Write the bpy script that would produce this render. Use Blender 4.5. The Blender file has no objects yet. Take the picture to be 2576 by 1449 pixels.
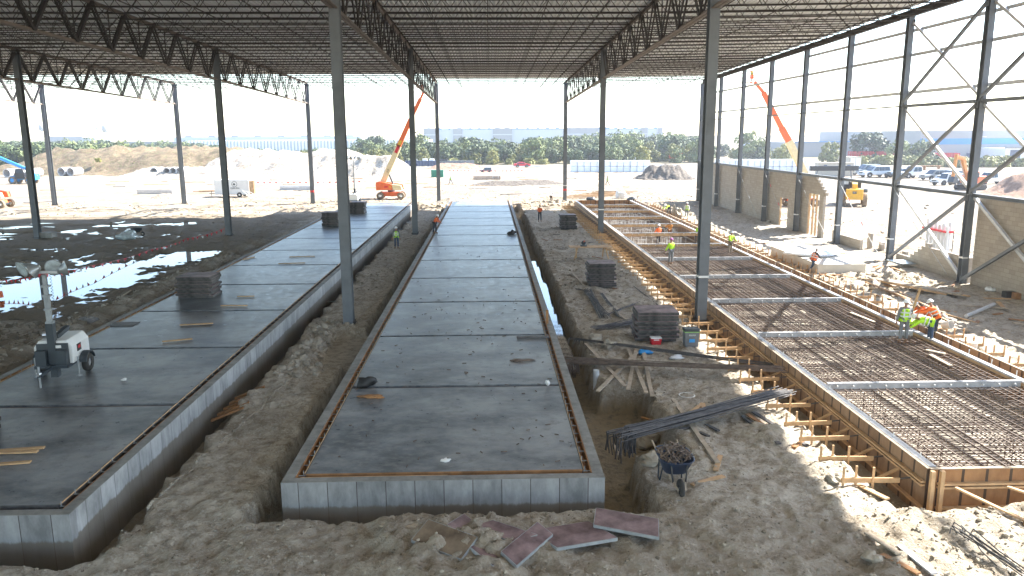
import bpy, math, random
import numpy as np
from mathutils import Vector, Matrix, Euler
R=math.radians; rnd=random.Random(7)
sc=bpy.context.scene; col=sc.collection
# ---------------- camera
CH=8.8; FPX,PIT,YAW,ROL=1956.97,.194,.0286,-.0047
fw=Vector((math.sin(YAW)*math.cos(PIT),math.cos(YAW)*math.cos(PIT),-math.sin(PIT)))
rt=Vector((math.cos(YAW),-math.sin(YAW),0)); up=rt.cross(fw)
rr=rt*math.cos(ROL)+up*math.sin(ROL); uu=up*math.cos(ROL)-rt*math.sin(ROL)
CP=Vector((0,0,CH))
cd=bpy.data.cameras.new('camera'); cam=bpy.data.objects.new('camera',cd); col.objects.link(cam)
m=Matrix((rr,uu,-fw)).transposed().to_4x4(); m.translation=CP; cam.matrix_world=m
cd.sensor_width=36; cd.lens=36*FPX/2576; cd.clip_end=6000; cd.clip_start=.1; sc.camera=cam
# ---------------- world, sun, exposure
SUN=Vector((1.166,.5,1.0)).normalized()
w=bpy.data.worlds.new('World'); sc.world=w; w.use_nodes=True; nt=w.node_tree
sky=nt.nodes.new('ShaderNodeTexSky'); sky.sky_type='NISHITA'; sky.sun_disc=False
sky.sun_elevation=math.asin(SUN.z); sky.sun_rotation=math.atan2(SUN.x,SUN.y); sky.dust_density=.5; sky.air_density=1.0
bg=nt.nodes['Background']; bg.inputs[1].default_value=.13; nt.links.new(sky.outputs[0],bg.inputs[0])
sl=bpy.data.lights.new('sun','SUN'); sl.energy=5.0; sl.angle=R(.5); sl.color=(1,.95,.87)
so=bpy.data.objects.new('sun',sl); col.objects.link(so); so.rotation_euler=SUN.to_track_quat('Z','Y').to_euler()
sc.view_settings.view_transform='Standard'; sc.view_settings.look='None'; sc.view_settings.gamma=1
sc.view_settings.exposure=2.25
try: sc.cycles.diffuse_bounces=5; sc.cycles.max_bounces=9
except Exception: pass
# pixel of the photo (2576 wide) to a point of the place
def ray(x,y): return fw+rr*((x-1288)/FPX)-uu*((y-724.5)/FPX)
def G(x,y,z=0): d=ray(x,y); return CP+d*((z-CH)/d.z)
def AY(x,y,Y): d=ray(x,y); return CP+d*(Y/d.y)
def AX(x,y,X): d=ray(x,y); return CP+d*(X/d.x)
# ---------------- numpy noise and ground height
_T=np.random.RandomState(3).rand(256,256)
def vn(x,y):
    xi=np.floor(x).astype(int); yi=np.floor(y).astype(int); fx=x-xi; fy=y-yi
    fx=fx*fx*(3-2*fx); fy=fy*fy*(3-2*fy)
    a=_T[xi%256,yi%256]; b=_T[(xi+1)%256,yi%256]; c=_T[xi%256,(yi+1)%256]; d=_T[(xi+1)%256,(yi+1)%256]
    return (a*(1-fx)+b*fx)*(1-fy)+(c*(1-fx)+d*fx)*fy-.5
def fbm(x,y,o=4):
    s=0;a=1
    for i in range(o): s=s+a*vn(x+17.3*i,y-9.1*i); x=x*2.07; y=y*2.07; a*=.5
    return s
def ss(a,b,x): t=np.clip((x-a)/(b-a),0,1); return t*t*(3-2*t)
def segd(x,y,A,B):
    ax,ay=A;bx,by=B; L=(bx-ax)**2+(by-ay)**2; t=np.clip(((x-ax)*(bx-ax)+(y-ay)*(by-ay))/L,0,1)
    return np.hypot(x-ax-t*(bx-ax),y-ay-t*(by-ay)),t
def rect(x,y,x0,x1,y0,y1,e=.3):
    return ss(x0-e,x0,x)*(1-ss(x1,x1+e,x))*ss(y0-e,y0,y)*(1-ss(y1,y1+e,y))
PUD=[((-30.,41.5),(-24.5,49.5),3.1),((-27.,49.),(-22.6,60.),2.2),((-44.,80.),(-32.,82.),1.3),((-48,74),(-40,76),.7)]
def height(x,y):
    x=np.asarray(x,float); y=np.asarray(y,float)
    n1=fbm(x*.25,y*.25,4); n2=fbm(x*1.3+40,y*1.3,4); n3=fbm(x*5+9,y*5,3)
    near=1-ss(110,160,np.hypot(x*.8,y))
    n4=fbm(x*9+3,y*9,2); h=near*(.15*n1+.045*n2+.018*n3+.012*n4)
    # churned dirt in front and along the left
    rough=(1-ss(16.5,18,y))+ss(-18,-20,x)*0+0*x
    h=h+.06*rough*fbm(x*2.2,y*2.2,5)*near
    wx=.24*n2+.13*n3; wy=.26*fbm(x*1.1+5,y*1.1+8,3)+.10*n3
    # spoil ridges beside the trenches and wheel ruts in the mud
    left=ss(-19.2,-21,x)*(1-ss(84,90,y))*(1-ss(-60,-66,-x)*0)
    h=h+left*(.05*np.sin(y*3.2+.5*x+3*n1)*ss(-.1,.2,n1)-.05)
    dd,t=segd(x,y,(-19.3,20),(-19.5,66)); h=h+.32*np.exp(-(dd/.9)**2)*(.8+.9*n2)
    dd,t=segd(x,y,(-25,33.5),(-19.8,28)); h=h+.75*np.exp(-(dd/1.6)**2)*(.9+.8*n2)
    dd,t=segd(x,y,(-34,37.6),(-26,37.4)); h=h+.35*np.exp(-(dd/.8)**2)*(.8+.9*n2)
    for A,B,r in PUD:
        dd,t=segd(x,y,A,B); h=h-.17*(1-ss(r*.3,r*1.45,dd+.9*n1+.55*n2+.25*n3))*1.08+.02*n3+.03*n2
    for (cx,cy,r,a) in [(-.9,15.6,1.6,.28),(22.,45.6,1.3,.45),(25.3,46.5,1.0,.4),(19.5,85.,2.6,.9),(13.5,14.0,.9,.0),(8.2,21.8,.7,.15),(5.2,20.2,.8,.22)]:
        h=h+a*np.exp(-((x-cx)**2+(y-cy)**2)/r**2)*(1+.9*n2+.5*n3)
    h=h*(1-.75*ss(27.4,28,x)*(1-ss(28.6,29,x)))
    X=x+wx; Y=y+wy
    pit=np.maximum(rect(X,Y,-17.75,-8.7,15.55,101.,.25),rect(X,Y,-5.65,3.8,17.2,101.,.22))
    pit=np.maximum(pit,rect(X,Y,9.95,19.9,17.35,101.,.3))
    pit=np.maximum(pit,rect(X,Y,3.,5.1,20.6,26.3,.5))
    bench=rect(X,Y,-7.,-4.8,30.,35.2,.4)
    fl=-1.0+.08*n2+.07*n3
    fl=np.where(x>8,-.75+.03*n2,fl)
    h=h*(1-pit)+fl*pit
    h=h*(1-bench)+(-.42+.05*n2)*bench
    return h
def gz(x,y): return float(height(np.array([x]),np.array([y]))[0])
def GG(x,y):
    p=G(x,y,0)
    for _ in range(4): p=G(x,y,gz(p.x,p.y))
    return p
# ---------------- materials
MATS={}
def mat(name,c,rough=.75,var=.18,scale=3.,bump=0.,metal=0.,c2=None,bscale=None,detail=5,stretch=(1,1,1),spec=.5):
    if name in MATS: return MATS[name]
    m=bpy.data.materials.new(name); m.use_nodes=True; n=m.node_tree; b=n.nodes['Principled BSDF']
    tc=n.nodes.new('ShaderNodeTexCoord'); mp=n.nodes.new('ShaderNodeMapping'); mp.inputs['Scale'].default_value=stretch
    n.links.new(tc.outputs['Object'],mp.inputs[0])
    nz=n.nodes.new('ShaderNodeTexNoise'); nz.inputs['Scale'].default_value=scale; nz.inputs['Detail'].default_value=detail; nz.inputs['Roughness'].default_value=.62
    n.links.new(mp.outputs[0],nz.inputs[0])
    r=n.nodes.new('ShaderNodeValToRGB'); a=tuple(v*(1-var) for v in c[:3]); bb=c2 or tuple(min(1,v*(1+var)) for v in c[:3])
    r.color_ramp.elements[0].color=(*a,1); r.color_ramp.elements[1].color=(*bb,1); r.color_ramp.elements[0].position=.33; r.color_ramp.elements[1].position=.67
    n.links.new(nz.outputs[0],r.inputs[0]); n.links.new(r.outputs[0],b.inputs['Base Color'])
    b.inputs['Roughness'].default_value=rough; b.inputs['Metallic'].default_value=metal
    b.inputs['Specular IOR Level'].default_value=spec
    if bump:
        n2=n.nodes.new('ShaderNodeTexNoise'); n2.inputs['Scale'].default_value=bscale or scale*4; n2.inputs['Detail'].default_value=6
        bp=n.nodes.new('ShaderNodeBump'); bp.inputs['Strength'].default_value=bump; bp.inputs['Distance'].default_value=.03
        n.links.new(mp.outputs[0],n2.inputs[0]); n.links.new(n2.outputs[0],bp.inputs['Height']); n.links.new(bp.outputs[0],b.inputs['Normal'])
    MATS[name]=m; return m
def N(n,t,**k):
    x=n.nodes.new(t)
    for a,b in k.items(): setattr(x,a,b)
    return x
def mix(n,f,a,b):
    x=N(n,'ShaderNodeMix',data_type='RGBA')
    for s,v in ((0,f),(6,a),(7,b)):
        if isinstance(v,(int,float)): x.inputs[s].default_value=v
        elif isinstance(v,tuple): x.inputs[s].default_value=(*v[:3],1)
        else: n.links.new(v,x.inputs[s])
    return x.outputs[2]
def math_(n,op,a,b=None,c=None):
    x=N(n,'ShaderNodeMath',operation=op)
    for i,v in enumerate((a,b,c)):
        if v is None: continue
        if isinstance(v,(int,float)): x.inputs[i].default_value=v
        else: n.links.new(v,x.inputs[i])
    return x.outputs[0]
def ramp(n,f,stops):
    r=N(n,'ShaderNodeValToRGB'); e=r.color_ramp.elements
    while len(e)<len(stops): e.new(.5)
    for i,(p,c) in enumerate(stops): e[i].position=p; e[i].color=(*(c if isinstance(c,tuple) else (c,c,c)),1)
    n.links.new(f,r.inputs[0]); return r.outputs[0]
def noise(n,v,s,d=5,r=.6):
    x=N(n,'ShaderNodeTexNoise'); x.inputs['Scale'].default_value=s; x.inputs['Detail'].default_value=d; x.inputs['Roughness'].default_value=r
    n.links.new(v,x.inputs[0]); return x.outputs[0]
def base(name):
    m=bpy.data.materials.new(name); m.use_nodes=True; n=m.node_tree; b=n.nodes['Principled BSDF']
    tc=N(n,'ShaderNodeTexCoord'); MATS[name]=m; return m,n,b,tc.outputs['Object']
def bumpn(n,b,h,st=.5,dist=.05):
    bp=N(n,'ShaderNodeBump'); bp.inputs['Strength'].default_value=st; bp.inputs['Distance'].default_value=dist
    n.links.new(h,bp.inputs['Height']); n.links.new(bp.outputs[0],b.inputs['Normal'])
def sepc(n,v):
    s=N(n,'ShaderNodeSeparateXYZ'); n.links.new(v,s.inputs[0]); return s.outputs
# ground
def ground_mat():
    m,n,b,v=base('ground_dirt')
    at=N(n,'ShaderNodeVertexColor',layer_name='mask'); sp=N(n,'ShaderNodeSeparateColor'); n.links.new(at.outputs[0],sp.inputs[0])
    a=noise(n,v,.35,6,.65); c=noise(n,v,3.,7,.7); d=noise(n,v,14.,5,.7)
    dirt=ramp(n,a,[(.3,(.36,.31,.245)),(.5,(.49,.435,.355)),(.72,(.60,.545,.46))])
    dirt=mix(n,ramp(n,c,[(.44,0.),(.6,.7)]),dirt,(.23,.185,.135))
    dirt=mix(n,ramp(n,d,[(.5,0.),(.66,.6)]),dirt,(.62,.58,.51))
    mud=ramp(n,c,[(.3,(.135,.105,.07)),(.7,(.28,.225,.16))])
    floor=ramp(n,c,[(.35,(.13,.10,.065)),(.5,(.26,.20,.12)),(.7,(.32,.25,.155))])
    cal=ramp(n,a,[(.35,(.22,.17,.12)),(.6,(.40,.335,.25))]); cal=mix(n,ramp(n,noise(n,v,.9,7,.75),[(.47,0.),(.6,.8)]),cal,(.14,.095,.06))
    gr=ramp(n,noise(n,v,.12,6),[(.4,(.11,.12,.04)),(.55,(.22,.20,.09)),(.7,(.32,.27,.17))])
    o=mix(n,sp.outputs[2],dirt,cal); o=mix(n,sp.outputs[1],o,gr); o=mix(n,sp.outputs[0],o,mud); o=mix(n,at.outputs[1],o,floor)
    n.links.new(o,b.inputs['Base Color'])
    n.links.new(ramp(n,sp.outputs[0],[(0,.95),(1,.8)]),b.inputs['Roughness'])
    h=math_(n,'ADD',math_(n,'MULTIPLY',c,1.2),math_(n,'MULTIPLY',d,.7)); bumpn(n,b,h,1.,.11)
    b.inputs['Specular IOR Level'].default_value=.25
    return m
# concrete top of slabs
def slab_mat():
    m,n,b,v=base('troweled_concrete')
    mp=N(n,'ShaderNodeMapping'); mp.inputs['Scale'].default_value=(.9,1.25,1); n.links.new(v,mp.inputs[0])
    a=noise(n,mp.outputs[0],.55,6,.62); c=noise(n,mp.outputs[0],3.2,6,.7); d=noise(n,v,26,3,.6)
    o=ramp(n,a,[(.34,(.055,.061,.070)),(.48,(.115,.127,.143)),(.64,(.25,.26,.27))])
    o=mix(n,ramp(n,c,[(.45,0.),(.7,.6)]),o,(.32,.31,.29)); o=mix(n,ramp(n,noise(n,v,1.1,7,.72),[(.56,0.),(.68,.6)]),o,(.085,.085,.088)); o=mix(n,ramp(n,d,[(.62,0.),(.74,.5)]),o,(.06,.055,.05))
    n.links.new(o,b.inputs['Base Color']); n.links.new(ramp(n,c,[(.3,.24),(.7,.5)]),b.inputs['Roughness'])
    bumpn(n,b,c,.12,.02); return m
def panel_mat(name,axis,pitch,ca,cb,line,zb=None,lw=.013):
    """cast panels side by side: a seam every pitch and a shade of its own for each panel"""
    m,n,b,v=base(name); s=sepc(n,v); u=math_(n,'DIVIDE',s[axis],pitch)
    fr=math_(n,'FRACT',u); fl=math_(n,'FLOOR',u)
    wn=N(n,'ShaderNodeTexWhiteNoise',noise_dimensions='1D'); n.links.new(fl,wn.inputs['W'])
    mp=N(n,'ShaderNodeMapping'); mp.inputs['Scale'].default_value=(2,2,.8); n.links.new(v,mp.inputs[0])
    a=noise(n,mp.outputs[0],1.6,6,.68); f=math_(n,'ADD',math_(n,'MULTIPLY',wn.outputs[0],.24),math_(n,'MULTIPLY',a,1.15))
    o=ramp(n,f,[(.35,ca),(.95,cb)])
    ln=math_(n,'ADD',math_(n,'LESS_THAN',fr,lw),math_(n,'GREATER_THAN',fr,1-lw)); o=mix(n,ln,o,line)
    if zb is not None: # tide mark of damp soil at the foot
        z=math_(n,'ADD',s[2],math_(n,'MULTIPLY',a,.25)); o=mix(n,ramp(n,math_(n,'MULTIPLY_ADD',z,.5,.65),[(zb,.8),(zb+.03,0.)]),o,(.14,.11,.075))
    n.links.new(o,b.inputs['Base Color']); b.inputs['Roughness'].default_value=.6; bumpn(n,b,a,.2,.02); return m
def cmu_mat():
    m,n,b,v=base('concrete_block'); s=sepc(n,v); cb=N(n,'ShaderNodeCombineXYZ')
    n.links.new(s[1],cb.inputs[0]); n.links.new(s[2],cb.inputs[1])
    br=N(n,'ShaderNodeTexBrick'); br.inputs['Scale'].default_value=1; br.inputs['Brick Width'].default_value=.48; br.inputs['Row Height'].default_value=.24
    br.inputs['Mortar Size'].default_value=.008; br.inputs['Color1'].default_value=(.32,.275,.225,1); br.inputs['Color2'].default_value=(.39,.34,.28,1); br.inputs['Mortar'].default_value=(.22,.19,.16,1)
    n.links.new(cb.outputs[0],br.inputs[0]); a=noise(n,v,1.2,6)
    o=mix(n,ramp(n,a,[(.4,0.),(.75,.35)]),br.outputs[0],(.42,.37,.31)); n.links.new(o,b.inputs['Base Color']); b.inputs['Roughness'].default_value=.9
    bumpn(n,b,math_(n,'ADD',math_(n,'MULTIPLY',br.outputs[1],-1.),math_(n,'MULTIPLY',noise(n,v,40,3),.4)),.35,.02); return m
M={}
def build_mats():
    M['ground']=ground_mat(); M['slab']=slab_mat(); M['cmu']=cmu_mat()
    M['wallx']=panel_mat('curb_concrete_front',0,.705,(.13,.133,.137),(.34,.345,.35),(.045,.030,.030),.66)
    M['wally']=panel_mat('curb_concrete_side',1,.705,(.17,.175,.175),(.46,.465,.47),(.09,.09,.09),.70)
    M['formx']=panel_mat('form_face_front',0,.61,(.19,.085,.03),(.36,.19,.08),(.05,.028,.015),None,.06)
    M['formy']=panel_mat('form_face_side',1,.61,(.15,.08,.04),(.34,.22,.13),(.05,.03,.02),None,.07)
    M['ctop']=mat('curb_top_concrete',(.22,.215,.20),.7,.3,2.5,.2)
    M['steel']=mat('primed_steel_gray',(.135,.148,.165),.5,.22,.7,spec=.4)
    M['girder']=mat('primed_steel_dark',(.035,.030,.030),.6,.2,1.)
    M['chord']=mat('tan_steel_chord',(.20,.165,.14),.65,.2,1.)  # chords tan, far paler than the web members
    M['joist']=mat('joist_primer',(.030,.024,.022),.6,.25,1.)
    M['girt']=mat('galvanized_steel',(.55,.56,.57),.45,.12,2.)
    M['deck']=mat('deck_white_primer',(.84,.87,.87),.6,.08,.25)
    M['wood']=mat('pine_lumber',(.50,.32,.17),.75,.22,2.5,.15,stretch=(1,1,1))
    M['woodpale']=mat('weathered_lumber',(.40,.33,.25),.8,.25,3.,.15)
    M['woodor']=mat('wet_form_lumber',(.30,.15,.06),.7,.35,3.,.1)
    M['grayrail']=mat('coated_top_rail',(.38,.38,.39),.5,.2,3.)
    M['rebar']=mat('rusty_rebar',(.135,.10,.08),.7,.4,5.)
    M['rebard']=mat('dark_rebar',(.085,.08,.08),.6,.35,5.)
    M['lean']=mat('lean_bed',(.46,.42,.35),.9,.4,2.2,.3)
    M['black']=mat('black_plastic',(.012,.012,.013),.5,.2)
    M['tyre']=mat('tyre_rubber',(.03,.028,.026),.85,.3,4.)
    M['dtyre']=mat('muddy_tyre',(.22,.17,.12),.9,.4,4.)
    M['white']=mat('white_paint',(.72,.72,.71),.4,.06,1.)
    M['wrap']=mat('white_wrap_film',(.74,.76,.80),.35,.06,.8,.25,bscale=2)
    M['orange']=mat('orange_paint',(.75,.14,.035),.4,.1)
    M['cream']=mat('cream_paint',(.68,.56,.33),.45,.1)
    M['yellow']=mat('yellow_paint',(.68,.38,.03),.4,.12)
    M['blue']=mat('blue_paint',(.03,.27,.62),.4,.1)
    M['red']=mat('red_paint',(.55,.02,.03),.45,.1)
    M['green']=mat('green_paint',(.02,.20,.12),.5,.1)
    M['navy']=mat('navy_plastic',(.03,.055,.12),.45,.15)
    M['dgray']=mat('dark_gray_paint',(.035,.045,.055),.45,.12)
    M['gray']=mat('gray_plastic',(.14,.15,.16),.5,.1)
    M['glass']=mat('window_glass',(.03,.05,.07),.08,.05)
    M['chrome']=mat('bare_metal',(.55,.55,.56),.25,.08,metal=.9)
    M['purple']=mat('stained_form_ply',(.16,.085,.09),.6,.55,1.8,.1,c2=(.30,.21,.21))
    M['brownply']=mat('muddy_form_ply',(.15,.10,.065),.7,.5,1.6,.1,c2=(.26,.20,.14))
    M['plyedge']=mat('aluminium_edge',(.30,.32,.33),.5,.2)
    M['panelframe']=mat('stained_steel_frame',(.03,.028,.027),.65,.75,3.,.15,c2=(.11,.10,.095))
    M['skin']=mat('skin',(.30,.16,.10),.6,.08)
    M['rock']=mat('pale_limestone',(.38,.34,.28),.9,.3,2.,.3)
    M['rockd']=mat('gray_rock',(.20,.19,.18),.9,.3,2.,.3)
    M['trunk']=mat('bark',(.12,.09,.06),.9,.3)
    M['pad']=mat('pale_new_concrete',(.55,.52,.46),.7,.1,.8,.1)
    M['pipe']=mat('concrete_pipe',(.42,.41,.40),.8,.15)
    M['plastic']=mat('clear_plastic',(.42,.48,.50),.3,.3,4.)
def water_mat():
    m,n,b,v=base('puddle_water'); b.inputs['Base Color'].default_value=(.06,.05,.035,1); b.inputs['Roughness'].default_value=.03
    b.inputs['IOR'].default_value=1.6; b.inputs['Specular IOR Level'].default_value=1.; bumpn(n,b,noise(n,v,2.,3),.02,.02); return m
# ---------------- mesh builder
class MB:
    def __init__(s): s.v=[];s.f=[]
    def add(s,v,f):
        k=len(s.v); s.v+= [tuple(p) for p in v]; s.f+=[tuple(i+k for i in q) for q in f]; return s
    def box(s,c,d,rz=0,M4=None):
        x,y,z=d[0]/2,d[1]/2,d[2]/2; cs,sn=math.cos(rz),math.sin(rz); V=[]
        for sx,sy,sz in ((-1,-1,-1),(1,-1,-1),(1,1,-1),(-1,1,-1),(-1,-1,1),(1,-1,1),(1,1,1),(-1,1,1)):
            a,b=sx*x,sy*y; p=Vector((c[0]+a*cs-b*sn,c[1]+a*sn+b*cs,c[2]+sz*z)); V.append(M4@p if M4 else p)
        return s.add(V,[(0,3,2,1),(4,5,6,7),(0,1,5,4),(1,2,6,5),(2,3,7,6),(3,0,4,7)])
    def beam(s,p,q,w,h,upv=(0,0,1)):
        p=Vector(p);q=Vector(q);d=(q-p).normalized();u=Vector(upv)
        if abs(d.dot(u))>.98:u=Vector((0,1,0)) if abs(d.y)<.9 else Vector((1,0,0))
        a=d.cross(u).normalized();b=a.cross(d); V=[]
        for e in (p,q):
            for i,j in ((-1,-1),(1,-1),(1,1),(-1,1)): V.append(e+a*(i*w/2)+b*(j*h/2))
        return s.add(V,[(0,1,2,3),(7,6,5,4),(0,4,5,1),(1,5,6,2),(2,6,7,3),(3,7,4,0)])
    def tube(s,p,q,r,n=8,r2=None,cap=True):
        p=Vector(p);q=Vector(q);d=(q-p).normalized();u=Vector((0,0,1)) if abs(d.z)<.9 else Vector((1,0,0))
        a=d.cross(u).normalized();b=a.cross(d);r2=r if r2 is None else r2;V=[]
        for e,rd in ((p,r),(q,r2)):
            for i in range(n): t=2*math.pi*i/n; V.append(e+a*rd*math.cos(t)+b*rd*math.sin(t))
        F=[(i,(i+1)%n,n+(i+1)%n,n+i) for i in range(n)]
        if cap: F+=[tuple(range(n-1,-1,-1)),tuple(range(n,2*n))]
        return s.add(V,F)
    def path(s,pts,r,n=6):
        for a,b in zip(pts,pts[1:]): s.tube(a,b,r,n)
        return s
    def lathe(s,prof,c=(0,0,0),n=16,axis='z'):
        V=[];L=len(prof)
        for i in range(n):
            t=2*math.pi*i/n
            for r,h in prof:
                a,b=r*math.cos(t),r*math.sin(t)
                V.append({'z':(c[0]+a,c[1]+b,c[2]+h),'x':(c[0]+h,c[1]+a,c[2]+b),'y':(c[0]+a,c[1]+h,c[2]+b)}[axis])
        F=[(i*L+j,((i+1)%n)*L+j,((i+1)%n)*L+j+1,i*L+j+1) for i in range(n) for j in range(L-1)]
        return s.add(V,F)
    def prism(s,pts,y0,y1,f=lambda a,b,c:(a,c,b)):
        n=len(pts); V=[f(a,b,y0) for a,b in pts]+[f(a,b,y1) for a,b in pts]
        return s.add(V,[tuple(range(n)),tuple(range(2*n-1,n-1,-1))]+[(i,n+i,n+(i+1)%n,(i+1)%n) for i in range(n)])
    def rock(s,c,r,q=(1,1,.7),rn=rnd):
        t=1.618; P=[(-1,t,0),(1,t,0),(-1,-t,0),(1,-t,0),(0,-1,t),(0,1,t),(0,-1,-t),(0,1,-t),(t,0,-1),(t,0,1),(-t,0,-1),(-t,0,1)]
        an=rn.random()*6.28; cs,sn=math.cos(an),math.sin(an); V=[]
        for x,y,z in P:
            k=r/1.9*(.7+.6*rn.random()); x,y,z=x*q[0]*k,y*q[1]*k,z*q[2]*k; V.append((c[0]+x*cs-y*sn,c[1]+x*sn+y*cs,c[2]+z))
        return s.add(V,[(0,11,5),(0,5,1),(0,1,7),(0,7,10),(0,10,11),(1,5,9),(5,11,4),(11,10,2),(10,7,6),(7,1,8),(3,9,4),(3,4,2),(3,2,6),(3,6,8),(3,8,9),(4,9,5),(2,4,11),(6,2,10),(8,6,7),(9,8,1)])
    def mesh(s,name,m,smooth=False):
        me=bpy.data.meshes.new(name); me.from_pydata(s.v,[],s.f); me.update()
        if m: me.materials.append(M[m] if isinstance(m,str) else m)
        if smooth: me.polygons.foreach_set('use_smooth',[True]*len(me.polygons))
        return me
    def build(s,name,m,parent=None,smooth=False,loc=None,bevel=0):
        o=bpy.data.objects.new(name,s.mesh(name,m,smooth)); col.objects.link(o)
        if parent: o.parent=parent
        if loc is not None: o.location=loc
        if bevel:
            b=o.modifiers.new('bevel','BEVEL'); b.width=bevel; b.segments=2; b.limit_method='ANGLE'
        return o
def tag(o,label=None,cat=None,group=None,kind=None):
    if label: o['label']=label
    if cat: o['category']=cat
    if group: o['group']=group
    if kind: o['kind']=kind
    return o
def thing(name,label,cat,loc=(0,0,0),rz=0,group=None):
    o=bpy.data.objects.new(name,None); col.objects.link(o); o.location=loc; o.rotation_euler=(0,0,rz); o.empty_display_size=.1
    return tag(o,label,cat,group)
def kids(o): return [c for c in KM.get(o.name,[])]
def dup(root,loc=None,rz=None,label=None,scale=None,group=None):
    r=root.copy(); col.objects.link(r)
    if loc is not None: r.location=loc
    if rz is not None: r.rotation_euler=(0,0,rz)
    if label: r['label']=label
    if scale: r.scale=(scale,)*3
    if group: r['group']=group
    for ch in list(root.children):
        c=ch.copy(); col.objects.link(c); c.parent=r
        for g in list(ch.children):
            d=g.copy(); col.objects.link(d); d.parent=c
    return r
def inst(name,me,parent=None,loc=(0,0,0),rot=(0,0,0)):
    o=bpy.data.objects.new(name,me); col.objects.link(o); o.location=loc; o.rotation_euler=rot
    if parent: o.parent=parent
    return o
def text(s,size,m,parent,loc,rot,name='lettering'):
    cu=bpy.data.curves.new('t','FONT'); cu.body=s; cu.size=size; cu.align_x='CENTER'; cu.align_y='CENTER'; cu.extrude=.004
    t=bpy.data.objects.new('t',cu); col.objects.link(t); dg=bpy.context.evaluated_depsgraph_get()
    me=bpy.data.meshes.new_from_object(t.evaluated_get(dg)); bpy.data.objects.remove(t); me.materials.clear(); me.materials.append(M[m])
    return inst(name,me,parent,loc,rot)
build_mats(); M['water']=water_mat()
# ---------------- ground sheet
def axis(fine,out):
    return np.array(sorted(set(fine)|set(out)))
xs=list(np.arange(-21,29.6,.11)); 
x=29.6
while x<3500: xs.append(x); x+=max(.3,(x-29)*.13)
x=-21.1
while x>-3500: xs.append(x); x-=.16 if x>-34 else max(.3,(-x-33)*.10)
ys=[]; y=9.
while y<112: ys.append(y); y+=max(.075,y*.0042)
while y<5000: ys.append(y); y+=max(.5,(y-110)*.09)
y=8.9
while y>-400: ys.append(y); y-=max(.2,(9-y)*.25)
xs=np.array(sorted(xs)); ys=np.array(sorted(ys)); nx,ny=len(xs),len(ys)
XX,YY=np.meshgrid(xs,ys); HH=height(XX,YY)
co=np.stack([XX.ravel(),YY.ravel(),HH.ravel()],1).astype(np.float32)
me=bpy.data.meshes.new('ground'); me.vertices.add(nx*ny); me.vertices.foreach_set('co',co.ravel())
i=(np.arange(ny-1)[:,None]*nx+np.arange(nx-1)[None,:]).ravel(); q=np.stack([i,i+1,i+nx+1,i+nx],1).astype(np.int32)
me.loops.add(q.size); me.loops.foreach_set('vertex_index',q.ravel()); me.polygons.add(len(q)); me.polygons.foreach_set('loop_start',np.arange(0,q.size,4,dtype=np.int32))
try: me.polygons.foreach_set('loop_total',np.full(len(q),4,np.int32))
except Exception: pass
me.update(calc_edges=True); me.polygons.foreach_set('use_smooth',[True]*len(q))
nz=fbm(XX*.5,YY*.5,4); nb=fbm(XX*.05+3,YY*.05,4)
mud=ss(-18.6,-20.,XX+1.2*nz)*(1-ss(88,92,YY+2*nz))*ss(36.8,38.3,YY+.8*nz)*(.85)
mud=np.maximum(mud,.35*ss(.1,.5,nb)*(1-ss(16.,17.5,YY))*(YY>5))
mud=np.maximum(mud,.75*rect(XX,YY,-24,-18.2,28,38,.6)*ss(-.2,.2,nz))
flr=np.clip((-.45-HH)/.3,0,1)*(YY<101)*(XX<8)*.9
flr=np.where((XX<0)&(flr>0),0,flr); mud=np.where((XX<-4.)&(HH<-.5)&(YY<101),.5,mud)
out=np.clip(ss(88,97,YY+2*nz)+ss(28.3,30,XX)+ss(-62,-70,XX)*1,0,1)*.85
out=np.where((XX>9)&(HH<-.3)&(YY<102),.55,out); far=ss(30,40,XX)*ss(60,90,YY); out=out*(1-.75*far*ss(-.35,.15,nb+.5*nz)); mud=np.maximum(mud,far*(.45+.45*ss(-.1,.3,nb+.6*nz))); mud=np.maximum(mud,.75*ss(100,106,YY)*ss(.08,.3,fbm(XX*.09+5,YY*.35,5))); mud=np.maximum(mud,.5*ss(140,175,YY)*ss(.05,.35,nb+.6*nz)*(XX>-40))
gr=ss(.02,.2,nb)*ss(195,235,YY)*.8; gr=np.maximum(gr,ss(232,250,YY)); gr=np.maximum(gr,.6*ss(.05,.2,nb)*ss(-80,-110,XX)*ss(150,190,YY))
gr=gr*(1-.85*(XX>40)*ss(.15,-.1,nb)*(YY<250))
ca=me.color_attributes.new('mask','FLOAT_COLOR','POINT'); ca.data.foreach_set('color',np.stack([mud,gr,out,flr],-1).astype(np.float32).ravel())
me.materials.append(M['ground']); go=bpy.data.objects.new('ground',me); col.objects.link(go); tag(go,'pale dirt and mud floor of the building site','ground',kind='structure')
# water lying in the low spots
def puddle(x0,x1,y0,y1,z,label):
    mb=MB(); mb.add([(x0,y0,z),(x1,y0,z),(x1,y1,z),(x0,y1,z)],[(0,1,2,3)]); o=mb.build('puddle','water'); tag(o,label,'puddle',kind='structure')
puddle(-41.5,-20.2,38.3,64,-.115,'wide puddle reflecting the sky on the muddy left ground')
puddle(-52,-26,70,86,-.13,'thin far puddle near the sunlit edge on the left')
puddle(2.765,3.7,31,60,-.87,'blue puddle in the trench right of the middle slab')
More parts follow.
